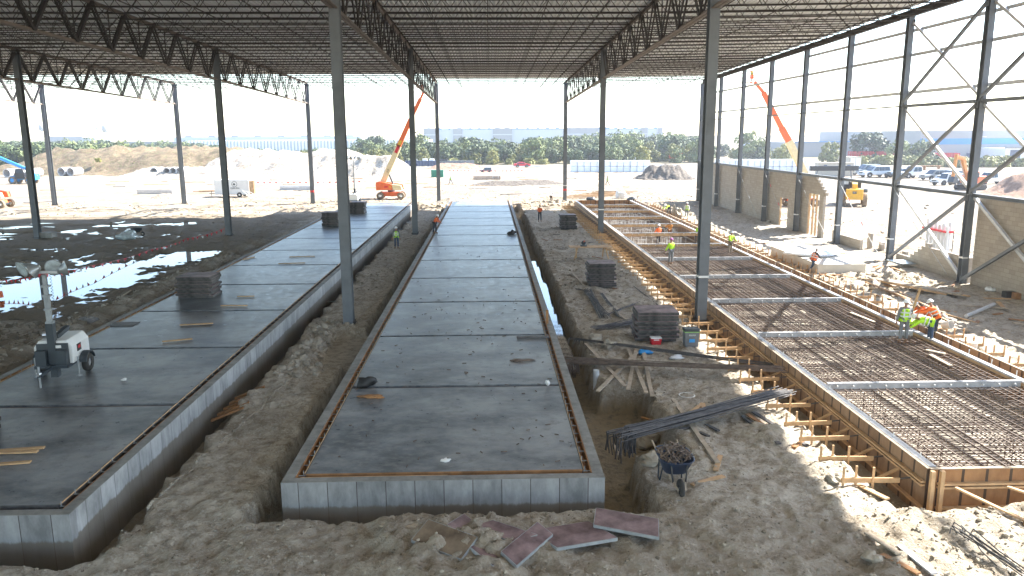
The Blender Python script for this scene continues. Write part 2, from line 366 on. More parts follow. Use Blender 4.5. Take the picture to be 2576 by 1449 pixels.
# ---------------- steel frame
XC=[-74.3,-57.35,-40.45,-23.5,-6.75,10.15]; Y1=2.2; DY=34.16; YR=[Y1+DY*k for k in range(4)]  # 2.2 36.36 70.52 104.68
XWL=28.16; WY=[36.36+8.54*k for k in range(9)]
def gb(y): return 14.3-.0203*(y-36.36)   # girder bottom chord
def gt(y): return gb(y)+2.7
def hbeam(mb,x,y,z0,z1,b,d,t=.025):
    mb.box((x,y-d/2+t/2,(z0+z1)/2),(b,t,z1-z0)); mb.box((x,y+d/2-t/2,(z0+z1)/2),(b,t,z1-z0)); mb.box((x,y,(z0+z1)/2),(t,d-2*t,z1-z0))
ordw=['','first','second','third','fourth','fifth','sixth','seventh','eighth','ninth']
CN={10.15:'row right of the middle slab',-6.75:'row left of the middle slab',-23.5:'row over the puddle',-40.45:'second row from the left',-57.35:'leftmost row'}
RN={1:'nearest',2:'middle',3:'farthest'}
for X in XC[1:]:
    for r in (1,2,3):
        if (X<-20 and r==1) or (X<-50 and r==2): continue
        Y=YR[r]; top=gt(Y)+(.0 if r<3 else -.15)
        t=thing('steel_column','%s dark gray steel column of the %s'%(RN[r],CN[X]),'column',(X,Y,0),0,'steel columns holding the roof')
        mb=MB(); hbeam(mb,0,0,-.1,top,.46,.5); mb.build('shaft','steel',t)
        mb=MB(); mb.box((0,0,.03+max(0,gz(X,Y))),(.62,.62,.04)); 
        for a in (-.26,.26):
            for b in (-.26,.26): mb.tube((a,b,0),(a,b,.16+max(0,gz(X,Y))),.018,6)
        mb.build('base_plate','girder',t)
        if (X==10.15): MB().box((0,-.008,2.15),(.475,.52,.1)).build('tape_band','white',t)
        if X in(-23.5,10.15) and r==3: MB().box((0,0,1.6),(.48,.52,.25)).build('warning_tape','red',t)
for k,Y in enumerate(WY):
    t=thing('wall_column','%s steel column from the camera in the right wall line'%(ordw[k+1]),'column',(XWL,Y,0),0,'steel columns of the open right wall')
    top=gt(Y)-.3; mb=MB(); hbeam(mb,0,0,-.1,top,.36,.42); mb.build('shaft','steel',t)
    MB().box((0,0,.04),(.5,.5,.04)).build('base_plate','girder',t); MB().box((0,0,top+.02),(.5,.5,.04)).build('cap_plate','steel',t)
    MB().box((-.05,-.003,1.55),(.3,.43,.09)).build('white_mark','white',t)
# end columns between rows exist only at the grid; girders
def girder(X,y0,y1,lab):
    L=y1-y0; th=math.atan2(gb(y1)-gb(y0),L)
    t=thing('roof_girder',lab,'girder',(X,y0,gb(y0)),0,'trussed roof girders'); t.rotation_euler=(th,0,0)
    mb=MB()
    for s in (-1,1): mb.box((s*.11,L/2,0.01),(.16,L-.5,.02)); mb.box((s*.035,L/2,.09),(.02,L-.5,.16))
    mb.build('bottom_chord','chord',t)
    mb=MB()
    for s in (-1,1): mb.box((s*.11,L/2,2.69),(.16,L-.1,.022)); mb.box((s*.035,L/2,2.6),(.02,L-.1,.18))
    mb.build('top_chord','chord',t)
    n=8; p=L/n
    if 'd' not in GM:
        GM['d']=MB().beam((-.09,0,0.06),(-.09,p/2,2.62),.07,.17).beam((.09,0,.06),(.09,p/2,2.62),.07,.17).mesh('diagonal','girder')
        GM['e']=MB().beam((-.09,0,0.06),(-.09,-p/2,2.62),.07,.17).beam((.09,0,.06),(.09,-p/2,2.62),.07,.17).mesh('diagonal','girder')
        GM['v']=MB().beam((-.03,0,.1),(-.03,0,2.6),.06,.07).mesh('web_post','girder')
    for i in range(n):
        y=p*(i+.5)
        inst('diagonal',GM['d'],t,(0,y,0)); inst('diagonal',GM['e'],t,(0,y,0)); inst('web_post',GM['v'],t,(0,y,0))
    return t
GM={}
SP={0:'nearest span',1:'middle span',2:'farthest span'}
for X in XC[1:]:
    for k in (0,1,2):
        if (k==0) and X<-30: continue
        girder(X,YR[k],YR[k+1],'roof girder of the %s, %s'%(CN[X],SP[k]))
# joists
JM={}
def joist_meshes(L):
    k=round(L,2)
    if k in JM: return JM[k]
    D=.82; a=MB()
    for s in (-1,1): a.box((0,s*.045,0),(L-.15,.058,.012)); a.box((0,s*.014,-.035),(L-.15,.009,.06))
    top=a.mesh('top_chord','joist'); b=MB(); Lb=L-1.6
    for s in (-1,1): b.box((0,s*.045,-D),(Lb,.058,.012)); b.box((0,s*.014,-D+.035),(Lb,.009,.06))
    bot=b.mesh('bottom_chord','joist'); c=MB(); n=int(Lb/.62); n-=n%2; p=Lb/n
    for i in range(n):
        z0,z1=(-D,-.02) if i%2==0 else (-.02,-D); c.beam((-Lb/2+p*i,0,z0),(-Lb/2+p*(i+1),0,z1),.030,.030)
    for s in (-1,1): c.beam((s*Lb/2,0,-D),(s*(L/2-.1),0,-.03),.035,.035)
    web=c.mesh('web','joist'); JM[k]=(top,bot,web); return JM[k]
BN=['far left bay','bay over the left mud','bay over the puddle','bay over the left slab','bay over the middle slab','bay over the right formwork']
bays=[(XC[i],XC[i+1] if i<5 else XWL) for i in range(6)]
DE=[95.,95.,95.,95.,101.2,101.]
for bi,(xa,xb) in enumerate(bays):
    for j in range(1,34):
        y=YR[1]+2.135*(j-0)-.0
        if y>105 or (bi==0 and y<70): continue
        y=min(y,YR[3]); L=xb-xa
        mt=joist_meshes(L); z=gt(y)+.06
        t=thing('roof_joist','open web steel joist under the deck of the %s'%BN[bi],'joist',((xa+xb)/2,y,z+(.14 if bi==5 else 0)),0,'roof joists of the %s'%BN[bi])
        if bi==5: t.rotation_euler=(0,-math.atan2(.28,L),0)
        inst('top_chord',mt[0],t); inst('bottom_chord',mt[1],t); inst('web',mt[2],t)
    # bridging lines along the bay
    for q in (.2,.4,.6,.8):
        x=xa+(xb-xa)*q; mb=MB(); mb.beam((x,37,gt(37)-.7),(x,104.6,gt(104.6)-.7),.05,.05); 
        o=mb.build('joist_bridging','joist'); tag(o,'thin steel bridging angle running across the joists of the %s'%BN[bi],'bridging','bridging of the %s'%BN[bi])
    # corrugated deck
    mb=MB(); x=xa; tilt=.28 if bi==5 else 0; y0,y1=-36.,DE[bi]; z0,z1=gt(y0)+.10,gt(y1)+.10; P=[]
    xe=xb if bi<5 else xb+.25
    if bi==0: x=xa
    while x<xe-.01: P+= [(x,0),(x+.09,0),(x+.13,.075),(x+.26,.075)]; x+=.30
    V=[(a,y0,z0+b+tilt*(a-xa)/(xb-xa)) for a,b in P]+[(a,y1,z1+b+tilt*(a-xa)/(xb-xa)) for a,b in P]; n=len(P); mb.add(V,[(i,i+1,n+i+1,n+i) for i in range(n-1)])
    o=mb.build('roof_deck','deck'); tag(o,'corrugated metal roof deck over the %s'%BN[bi],'roof deck','roof deck sheets by bay')
# right wall steel: eave beam, girts, struts, braces
for k in range(-2,8):
    ya=WY[0]+8.54*k; yb=ya+8.54; ym=(ya+yb)/2
    if k>=0: nm='between the %s and %s wall columns'%(ordw[k+1],ordw[k+2])
    else: nm='%s bay before the first wall column'%('nearer' if k==-2 else 'next')
    L=8.54; th=math.atan2(-.0203,1)
    t=thing('eave_beam','dark steel eave beam %s'%nm,'beam',(XWL,ym,gt(ym)-.03),0,'eave beams of the right wall'); t.rotation_euler=(th,0,0)
    mb=MB(); mb.box((0,0,-.22),(.3,L-.02,.02)); mb.box((0,0,.2),(.3,L-.02,.02)); t2=MB(); t2.box((0,0,-.01),(.02,L-.02,.4)); mb.build('flanges','girder',t); t2.build('web_plate','girder',t)
    for z,hh in ((16.1-.0203*0,.2),(14.45,.2),(11.75,.2)):
        if z>16 and k>3: continue
        zz=min(z,gt(ym)-.9) if z>16 else z
        if z>15.9: zz=15.52
        if z==14.45: zz=13.95
        if z==11.75: zz=11.5
        t=thing('wall_girt','galvanized steel girt at %s level %s'%({15.52:'top',13.95:'middle',11.5:'lower'}[zz],nm),'girt',(XWL+.24,ym,zz),0,'galvanized girts of the right wall')
        MB().box((0,0,0),(.012,L-.03,.2)).build('web_plate','girt',t)
        MB().box((.035,0,.094),(.06,L-.03,.012)).box((-.0,0,-.106),(.08,L-.03,.012)).build('flanges','girt',t)
    br=k in (-2,-1,0,1) ; br = k in (-1,0,1)
    br=(k in (0,-1,1))
    bz=10.6
    w_=.2 if (k in(-2,-1,0,1,)) else .1
    t=MB(); t.box((0,0,0),(w_,L-.36,w_)); o=t.build('wall_strut','steel',loc=(XWL,ym,bz)); tag(o,'%s steel strut %s'%('square' if w_>.1 else 'thin',nm),'strut','struts of the right wall')
    t=thing('wall_beam','steel beam at block wall height %s'%nm,'beam',(XWL,ym,5.25),0,'beams at block wall height')
    MB().box((0,0,.10),(.26,L-.46,.016)).build('top_flange','steel',t); MB().box((0,0,0),(.02,L-.46,.184)).box((0,0,-.1),(.22,L-.46,.016)).build('web_plate','steel',t)





BR=[(2,3),(1,2)]
bn=['lower','middle','upper']
for bi,(a,b) in enumerate(((1,2),(0,1))):
    ya,yb=WY[a]+.2,WY[b]-.2
    for ti,(z0,z1) in enumerate(((.25,5.1),(5.45,10.4),(10.8,16.0))):
        for dr,(p,q) in enumerate((((XWL-.13,yb,z0),(XWL-.13,ya,z1)),((XWL+.13,ya,z0),(XWL+.13,yb,z1)))):
            t=thing('cross_brace','%s %s tier pipe brace %s in the %s wall bay'%(['dark','pale'][dr],bn[ti],['rising toward the camera','falling toward the camera'][dr],['second','first'][bi]),'brace',(0,0,0),0,'crossed braces of the right wall')
            MB().beam(p,q,.165,.165).build('tube','steel' if dr==0 else 'girt',t)
            for e in (p,q): MB().box(e,(.02,.4,.4)).build('gusset','steel',t)
# ================= slabs
M['slotwood']=mat('slot_ply',(.36,.17,.06),.7,.35,2.)
def slab(x0,x1,y0,y1,zs,lab,nj,gap0=.50):
    xc=(x0+x1)/2; W=x1-x0; L=y1-y0; t=thing('foundation_slab',lab,'concrete slab',(xc,y0,0)); wt=.27; g=gap0; h=W/2
    for s in (-1,1):
        MB().box((s*(h-wt/2),L/2,(zs-1.3)/2-.0),(wt,L-2*wt-.006,zs+1.3-.012)).build('curb_wall','wally',t)
        MB().box((s*(h-wt/2),L/2,zs-.005),(wt-.004,L-.002,.01)).build('curb_top','ctop',t)
    for yy in (wt/2,L-wt/2):
        MB().box((0,yy,(zs-1.3)/2),(W,wt,zs+1.3-.012)).build('curb_wall','wallx',t)
        MB().box((0,yy,zs-.003),(W-2*wt,wt-.004,.006)).build('curb_top','ctop',t)
    # slot between curb and slab with its wooden liner boards
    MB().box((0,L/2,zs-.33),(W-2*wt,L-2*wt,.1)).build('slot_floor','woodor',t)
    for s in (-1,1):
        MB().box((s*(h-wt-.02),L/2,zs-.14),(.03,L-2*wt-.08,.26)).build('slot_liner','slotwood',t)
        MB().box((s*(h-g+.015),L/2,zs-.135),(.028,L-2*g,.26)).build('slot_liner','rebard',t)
        MB().box((s*(h-g+.035),L/2,zs+.002),(.012,L-2*g,.03)).build('edge_strip','wood',t)
        mb=MB(); y=g
        while y<L-g:
            mb.box((s*(h-(wt+g)/2-.0),y,zs-.05),(g-wt-.06,.02,.02)); mb.box((s*(h-g+.06),y,zs+.02),(.015,.015,.12)); y+=.62
        tag(mb.build('form_ties','plyedge',t),kind='stuff')
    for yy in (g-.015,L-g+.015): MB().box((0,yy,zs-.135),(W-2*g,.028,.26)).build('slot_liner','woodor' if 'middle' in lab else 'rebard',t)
    MB().box((-W*.22,wt+.05,zs-.03),(W*.46,.03,.03)).build('edge_strip','wood',t)
    p=(L-2*g)/nj
    for i in range(nj):
        a=g+p*i+(.125 if i else 0); b=g+p*(i+1)-(.125 if i<nj-1 else 0)
        MB().box((0,0,zs-.14),(W-2*g,b-a,.28)).build('slab_panel','slab',t,loc=(0,(a+b)/2,0))
        if i: 
            MB().box((0,g+p*i-.02,zs-.06),(W-2*g-.05,.014,.05)).build('joint_form','woodor',t); MB().box((0,g+p*i+.04,zs-.05),(W-2*g-.05,.02,.02)).build('joint_form','rebard',t)
ZS=.58
slab(-5.11,2.76,17.7,99.3,ZS,'long gray concrete slab in the middle with empty trench beside it',12)
slab(-17.27,-9.4,16.27,97.9,ZS,'long gray concrete slab on the left carrying the light tower',12)
# ================= the right formwork
FX0,FX1,FY0,FY1,FZ=10.85,18.74,17.83,99.4,.6
t=thing('formwork','long open timber formwork on the right with rebar inside','formwork',((FX0+FX1)/2,FY0,0)); W=FX1-FX0; L=FY1-FY0; h=W/2; p=L/12
mbl=[]
for s in (-1,1):
    MB().box((s*(h-.03),L/2,-.08),(.05,L,1.34)).build('form_wall','formy',t)
    o=MB().box((s*(h-.03),L/2,FZ-.005+.01),(.09,L,.02)).build('cap_rail','woodpale',t)
    for z in (.13,.22): MB().box((s*(h+.055),L/2,z),(.11,L-.1,.05)).build('waler','wood',t)
    MB().box((s*(h+.055),L/2,-.45),(.11,L-.1,.05)).build('waler','wood',t)
MB().box((0,0,-.08),(W-.12,.05,1.34)).build('form_wall','formx',t); MB().box((0,L,-.08),(W-.12,.05,1.34)).build('form_wall','formx',t)
MB().box((0,0,FZ+.003),(W-.12,.09,.02)).build('cap_rail','woodpale',t)
for z in (.13,.22): MB().box((.1,-.085,z),(W-.3,.11,.05)).build('waler','wood',t)
MB().box((.1,-.085,-.42),(W-.3,.11,.05)).build('waler','wood',t)
for x in (-h+.02,-h+.26): MB().box((x,-.2,-.05),(.1,.1,1.35)).build('corner_post','wood',t)
# inner side rails and cross rails
MB().box((-h+.18,L/2,FZ-.03),(.19,L-.2,.10)).build('side_rail','grayrail',t)
MB().box((h-.72,L/2,FZ-.05),(.2,L-.2,.06)).build('side_rail','grayrail',t); MB().box((h-.72,L/2,FZ-.19),(.16,L-.2,.2)).build('side_rail','wood',t)
for k in range(1,12):
    o=MB().box((-.25,p*k,FZ-.01),(W-1.3,.13,.05)).build('cross_rail','grayrail',t)
    MB().box((-.25,p*k,FZ-.165),(W-1.3,.10,.24)).build('cross_rail','wood' if k>5 else 'grayrail',t)
    mb=MB()
    for i in range(13): mb.tube((-h+.7+i*.55,p*k-.08,FZ-.08),(-h+.7+i*.55,p*k-.15,FZ-.08),.03,6)
    tag(mb.build('anchor_bolts','white',t),kind='stuff')
mb=MB()
for s in (-1,1):
    for i in range(60): mb.tube((s*(h-.2)-(.35 if s>0 else 0),.7+i*1.36,FZ-.04),(s*(h-.2)-(.35 if s>0 else 0),.7+i*1.36,FZ+.13),.016,5)
tag(mb.build('anchor_pins','white',t),kind='stuff')
MB().box((0,L/2,-.72),(W-.2,L-.1,.06)).build('bed','lean',t)
for k in range(12):
    ya,yb=FY0+p*k+.12,FY0+p*(k+1)-.12; xa,xb=FX0+.36,FX1-.85
    top=k<6; tt=thing('rebar_mat','%s rebar grid %s counted from the camera'%(['rusty two layer','low'][0 if top else 1],ordw[k+1] if k<9 else ['tenth','eleventh','twelfth'][k-9]),'rebar mat',((xa+xb)/2,ya,0),0,'rebar grids laid in the formwork'); hw=(xb-xa)/2; LL=yb-ya
    zz=((.40,1),(-.52,1)) if top else ((-.5,1),)
    for z,_ in zz:
        mb=MB(); n=int(LL/.20)
        for i in range(n+1): y=LL*i/n+rnd.uniform(-.03,.03); mb.beam((-hw,y,z+rnd.uniform(-.01,.01)),(hw,y+rnd.uniform(-.04,.04),z),.022,.022)
        tag(mb.build('cross_bars','rebar',tt),kind='stuff'); mb=MB(); n=int(2*hw/.27)
        for i in range(n+1): x=-hw+2*hw*i/n+rnd.uniform(-.03,.03); mb.beam((x,.02,z+.028),(x+rnd.uniform(-.05,.05),LL,z+.028),.022,.022)
        tag(mb.build('long_bars','rebar',tt),kind='stuff')
    if top:
        mb=MB()
        for i in range(26): x,y=rnd.uniform(-hw,hw),rnd.uniform(0,LL); mb.beam((x,y,-.5),(x,y,.4),.022,.022)
        tag(mb.build('support_bars','rebar',tt),kind='stuff')
    else:
        mb=MB()
        for i in range(26):
            x,y=rnd.uniform(-hw+.3,hw-.6),rnd.choice((.3,LL-.3,rnd.uniform(.3,LL-.3))); mb.path([(x,y,-.5),(x,y,.12),(x+.42,y,.12),(x+.42,y,-.5)],.014,4)
        tag(mb.build('stirrups','girt',tt),kind='stuff')
# kicker braces
def kicker(s):
    t=thing('form_brace','timber kicker board with stakes bracing the %s side of the formwork'%('left' if s<0 else 'right'),'brace',(0,0,0),0,'timber kickers along the %s side of the formwork'%('left' if s<0 else 'right'))
    MB().box((s*1.15,0,.07),(1.5,.045,.13)).build('board','wood',t)
    for a in (1.86,1.5,1.1): MB().box((s*a,-.045 if a!=1.5 else .045,.13),(.05,.04,.62)).build('stake','wood',t)
    MB().beam((s*.08,.05,.12),(s*.5,.02,.09),.03,.03).build('tie_rod','rebard',t)
    MB().beam((s*.12,.62,.12),(s*.85,.42,-.12),.09,.045).build('spreader','wood',t)
    return t
for s,X in ((-1,FX0),(1,FX1)):
    k0=kicker(s)
    for i in range(57):
        y=18.25+i*1.41+rnd.uniform(-.12,.12); x=X
        if s>0 and 47<y<57.5: pass
        if i==0: k0.location=(x,y,0); k=k0
        else: k=dup(k0,(x,y,rnd.uniform(-.03,.03)))
        k.rotation_euler=(0,0,rnd.uniform(-.05,.05))
fl=['first','second','third','fourth']
for i,(a,b,c,d) in enumerate([(11.45,.05,12.35,-1.7),(12.75,.13,14.2,-1.55),(13.95,.13,15.6,-1.35),(15.8,.13,17.2,-1.3)]):
    t=thing('front_brace','%s slanted timber brace from the left holding the formwork front face'%fl[i],'brace',(a,FY0-.2,0),0,'slanted braces of the formwork front')
    MB().beam((0,-.04,.2),(c-a,d+.2,.0),.09,.045).build('board','wood',t); MB().box((c-a-.08,d+.25,.15),(.07,.07,.75)).build('stake','wood',t)
    if i: MB().box((c-a+.15,d+.1,.12),(.07,.07,.7)).build('stake','wood',t)
# ================= block walls and pad
CN2=0
def blockwall(lab,boxes):
    t=MB()
    for (ya,yb,z0,z1) in boxes: t.box((0,(ya+yb)/2,(z0+z1)/2),(.20,yb-ya,z1-z0))
    o=t.build('block_wall','cmu',loc=(XWL+.45,0,0)); return tag(o,lab,'wall')
st=[(67.95-.24*i*.0,5.12) for i in range(1)]
bx=[(75.75,104.9,-.2,5.12),(73.65,75.75,2.7,5.12),(68.9,73.65,-.2,5.12),(66.6,68.9,3.62,5.12-.24*2),(68.0,68.9,4.64,5.12),(65.4,66.6,-.2,3.62)]
bx=[(75.75,104.9,-.2,5.12),(73.65,75.75,2.7,5.12),(68.9,73.65,-.2,5.12),(65.75,66.6,-.2,3.62)]
for i in range(6): bx.append((65.3+.48*i*.9,68.9 if i>-1 else 0,3.62+.25*i,3.62+.25*(i+1)))
blockwall('tan concrete block wall along the far right with two door openings and stepped end',bx)
bx=[(58.6,63.6,-.2,.75),(62.6,63.6,.75,.95)]
blockwall('low stub of tan block wall at the third wall column',bx)
bx=[(44.9,53.2,-.2,.55)]+[(44.9,51.4-.42*i,.55+.24*i,.79+.24*i) for i in range(4)]+[(49.2,49.7,1.51,1.76)]
blockwall('unfinished tan block wall with stepped end left of the first wall column',bx)
blockwall('tall tan block wall at the right edge of the photo',[(20,44.6,-.2,5.1)])
for i,(y,z1) in enumerate([(68.7,3.6),(67.9,3.6),(67.2,3.6),(75.6,2.7)]):
    o=MB().box((0,0,z1/2),(.14,.12,z1)).build('door_stud','wood',loc=(XWL+.4,y,0)); tag(o,['pine stud against the left jamb of the wide wall opening','middle pine stud in the wide wall opening','right pine stud in the wide wall opening','pine stud in the narrow door opening of the block wall'][i],'stud')
MB_=MB().box((0,0,.2),(3.1,8.35,.9)); o=MB_.build('concrete_pad','pad',loc=(22.4,52.4,0),bevel=.02); tag(o,'pale square concrete pad lying in the sun beside the formwork','concrete pad')
# loose blocks in stacks
bl=MB().box((0,0,.12),(.48,.2,.235)).mesh('concrete_block','cmu')
for (x,y,n) in ((29.6,59.3,5),(30.2,58.6,2),(29.8,57.9,2),(29.0,52.9,3),(28.7,50.9,2)):
    for i in range(n):
        o=inst('concrete_block',bl,None,(x+rnd.uniform(-.03,.03),y,gz(x,y)+.24*i),(0,0,1.57)); tag(o,{59.3:'tan concrete block in the tall pile beside the wall stub',58.6:'tan concrete block in the short pile right of the tall one',57.9:'tan concrete block lying near the short piles',52.9:'gray concrete block piled at the second wall column',50.9:'tan concrete block on the stepped wall foot'}[y],'block','loose concrete blocks')
# ================= stacks of form panels
pm={}
def stack(x,y,z,sx,sy,n,lab,rz=0,top='purple'):
    key=(sx,sy)
    if key not in pm:
        a=MB(); a.box((0,0,.078),(sx,sy,.03)); b=MB()
        for s in (-1,1): b.box((s*(sx/2-.02),0,.025),(.05,sy+.004,.11)); b.box((0,s*(sy/2-.02),.025),(sx-.09,.05,.11))
        for q in (-.25,.0,.25): b.box((q*sx,0,.02),(.04,sy-.1,.06))
        pm[key]=(a.mesh('plywood_face','purple'),b.mesh('metal_frame','panelframe'))
    f,g=pm[key]
    for i in range(n):
        tt=thing('stacked_board',('topmost' if i==n-1 else 'stained')+' form panel in the stack '+lab,'form panel',(x+rnd.uniform(-.08,.08),y+rnd.uniform(-.08,.08),z+.03+.125*i),rz+rnd.uniform(-.05,.05),'form panels stacked '+lab)
        inst('plywood_face',f,tt); inst('metal_frame',g,tt)
stack(-15.35,40.7,ZS,1.75,1.5,9,'on the left slab')
stack(-14.85,73.5,ZS,1.5,1.5,10,'far on the left slab, nearer one')
stack(-14.2,84.7,ZS,1.6,1.5,10,'at the far end of the left slab')
stack(-15.0,20.9,ZS,1.7,1.5,8,'cut by the left photo edge')
stack(6.6,45.5,.02,1.55,1.4,11,'on dirt beside the sawhorse table')
stack(7.25,33.2,.02,1.75,1.5,10,'on dirt behind the red cooler',-.04)
stack(7.45,73.7,.02,1.5,1.4,11,'on dirt near the far orange worker')
# loose plywood panels in front
def loose(pts,zr,m,lab):
    P=[GG(*a) for a in pts]; z=[gz(a.x,a.y)*.5+q+.09 for a,q in zip(P,zr)]
    top=[Vector((a.x,a.y,b)) for a,b in zip(P,z)]; u=(top[1]-top[0]); v=(top[3]-top[0]); top[2]=top[0]+u+v; n=u.cross(v).normalized(); 
    if n.z<0:n=-n
    c=sum(top,Vector())/4
    tt=thing('muddy_board',lab,'form panel',c,0,'muddy form panels lying in front'); th=.06
    a=MB(); a.add([q-c+n*.004 for q in top]+[q-c-n*.03 for q in top],[(0,1,2,3),(7,6,5,4),(0,4,5,1),(1,5,6,2),(2,6,7,3),(3,7,4,0)]); a.build('plywood_face',m,tt)
    for i in range(4):
        p,q=top[i]-c,top[(i+1)%4]-c; MB().beam(p-n*.035,q-n*.035,.035,.07,n).build('metal_edge','plyedge',tt)
loose([(1036,1368),(1078,1322),(1203,1358),(1160,1412)],(.10,.16,.12,.06),'brownply','brown muddy form panel leftmost in the front heap')
loose([(1120,1318),(1168,1312),(1290,1362),(1240,1420)],(.08,.12,.10,.05),'purple','dark spotted form panel second from left in the front heap')
loose([(1180,1322),(1240,1308),(1332,1345),(1290,1362)],(.03,.05,.07,.04),'purple','pale purple form panel half under the spotted one')
loose([(1262,1400),(1352,1336),(1408,1358),(1300,1434)],(.10,.16,.15,.08),'purple','dark red form panel in the middle of the front heap')
loose([(1336,1345),(1480,1328),(1500,1378),(1402,1384)],(.03,.07,.07,.04),'purple','faded red form panel right of the middle of the heap')
loose([(1500,1300),(1655,1322),(1646,1366),(1494,1340)],(.16,.14,.1,.14),'purple','faded purple form panel lying apart at the right of the heap')
# ================= boards lying about
def board(p,q,lab,m='wood',w=.14,th=.04,lift=.03,slab_=False,name='board'):
    z=ZS if slab_ else None
    P=G(*p,z) if slab_ else GG(*p); Q=G(*q,z) if slab_ else GG(*q)
    c=(P+Q)/2; a=Vector((0,0,lift+th/2)); o=MB().beam(P-c+a,Q-c+a,w,th).build(name,m,loc=c); return tag(o,lab,'board' if name=='board' else name)
B=[((0,1138),(112,1130),'upper long pine board at the left photo edge',1),((0,1143),(95,1140),'board lying against the upper left edge board',1),((0,1172),(78,1166),'lower pine board at the left photo edge',1),
((408,862),(484,855),'pine board on the left slab nearest the light tower',1),((453,820),(536,816),'second pine board on the left slab from the camera',1),((556,771),(622,771),'pine board on the left slab in front of the panel stack',1),((597,748),(640,747),'short pine board right of the left slab stack',1),((700,665),(768,663),'pine board on the left slab near the tall column',1),((728,648),(792,646),'short pine board behind it on the left slab',1),((612,655),(640,648),'board at the left edge of the left slab',1),
((470,747),(536,744),'skid board under the left slab stack',1)]
for p,q,l,s in B: board(p,q,l,'wood' if '0' else 'wood',slab_=True)
B=[((368,727),(478,688),'long board on the bank beside the left trench','woodpale'),((380,722),(486,690),'second long board on the left bank','woodpale'),((310,745),(330,732),'short board on the left bank','woodpale'),((0,888),(45,873),'pale board near the lamp tower at left edge','wood'),((3,893),(55,880),'lower pale board at the left edge','wood'),
((1473,867),(1572,975),'board of the crossed heap leaning from the upper left','woodpale'),((1503,988),(1612,880),'long board crossing the heap to the lower left','woodpale'),((1580,880),(1626,992),'board of the heap running down to the right','woodpale'),((1600,884),(1580,985),'pale board of the heap nearly straight','woodpale'),((1618,885),(1640,1000),'rightmost board of the crossed heap','woodpale'),
((1693,1008),(1805,1168),'long thin board running toward the wheelbarrow','woodpale'),((1800,1188),(1812,1150),'short pale board standing by the wheelbarrow','wood'),((1740,1224),(1820,1202),'pale board right of the wheelbarrow','wood'),((1740,1040),(1768,1018),'pale offcut behind the lower rebar bundle','wood'),((1768,1018),(1772,1040),'short offcut touching the pale one','wood'),
((1880,1045),(2000,1130),'dark plank beside the rebar bundle','woodor'),((1895,1040),(2030,1125),'second dark plank beside the rebar bundle','rebard'),((1868,1050),(1960,1120),'narrow dark plank left of the dark pair','rebard'),
((2160,1225),(2232,1260),'pine board in the sun beside the formwork corner','wood'),((2180,1345),(2260,1398),'board in the bottom right debris','woodpale'),((2262,1378),(2350,1449),'gray board in the bottom right debris','grayrail'),((2218,1400),(2310,1449),'brown board at the bottom edge right','woodor'),
((1422,656),(1520,656),'wide timber lying before the sawhorse table','wood'),((1468,720),(1440,688),'rod like board left of the middle stack','woodpale'),((1595,812),(1640,840),'board behind the large right stack','wood'),((1525,770),(1585,812),'dark board on dirt left of the large stack','woodpale'),
((1330,1340),(1488,1325),'pine board under the front panels','wood'),((960,1325),(1050,1328),'buried board left of the front panels','woodpale'),
((2150,700),(2290,755),'long lumber beam in the sun by the pad','wood'),((2165,705),(2300,765),'second long lumber beam by the pad','wood'),((2190,740),(2245,755),'short lumber in the sun by the pad','wood'),((2300,770),(2460,815),'long lumber in shade by the block wall','wood'),((2260,735),(2370,790),'lumber crossing into the wall shade','wood'),
((1690,592),(1760,615),'board inside the wall shade far right','woodpale'),((2020,575),(2130,560),'board lying along the far block wall','woodpale'),((1030,520),(1105,522),'board at the far end of the slabs','woodpale'),((1560,1150),(1545,1120),'broken board at the trench edge','woodpale')]
for p,q,l,mm in B: board(p,q,l,mm)
# lumber pile at far end
for i in range(9):
    P=G(1430+12*i,498-1.2*i,.05); o=MB().box((0,0,.06+.1*(i%3)),(6.5,.14,.1),rnd.uniform(-.15,.15)).build('lumber','wood',loc=(P.x+2,P.y+.4*i,0)); tag(o,'pine board in the sunlit lumber pile beyond the formwork','lumber','lumber pile beyond the formwork')
# sawhorse table
def sawtable():
    p=GG(1490,655); t=thing('sawhorse_table','plywood work table on wooden trestle legs beside the formwork','table',(p.x,p.y+1.0,0))
    MB().box((0,0,.92),(3.1,1.2,.03)).build('tabletop','wood',t)
    for s in (-1,1):
        for q in (-1,1): MB().beam((s*1.0,q*.45,.9),(s*1.25-.3*s*(q>0),q*.62,0),.09,.05).build('leg','wood',t)
        MB().box((s*1.05,0,.86),(.09,1.1,.09)).build('rail','wood',t)
    s=thing('chop_saw','small saw standing on the plywood work table','saw',(p.x-.5,p.y+1.1,.937)); MB().box((0,0,.05),(.45,.35,.09)).build('base','dgray',s); MB().tube((0,-.05,.24),(0,.06,.24),.16,14).build('blade_guard','dgray',s); MB().beam((0,.0,.3),(.05,-.3,.42),.06,.06).build('handle','orange',s)
sawtable()
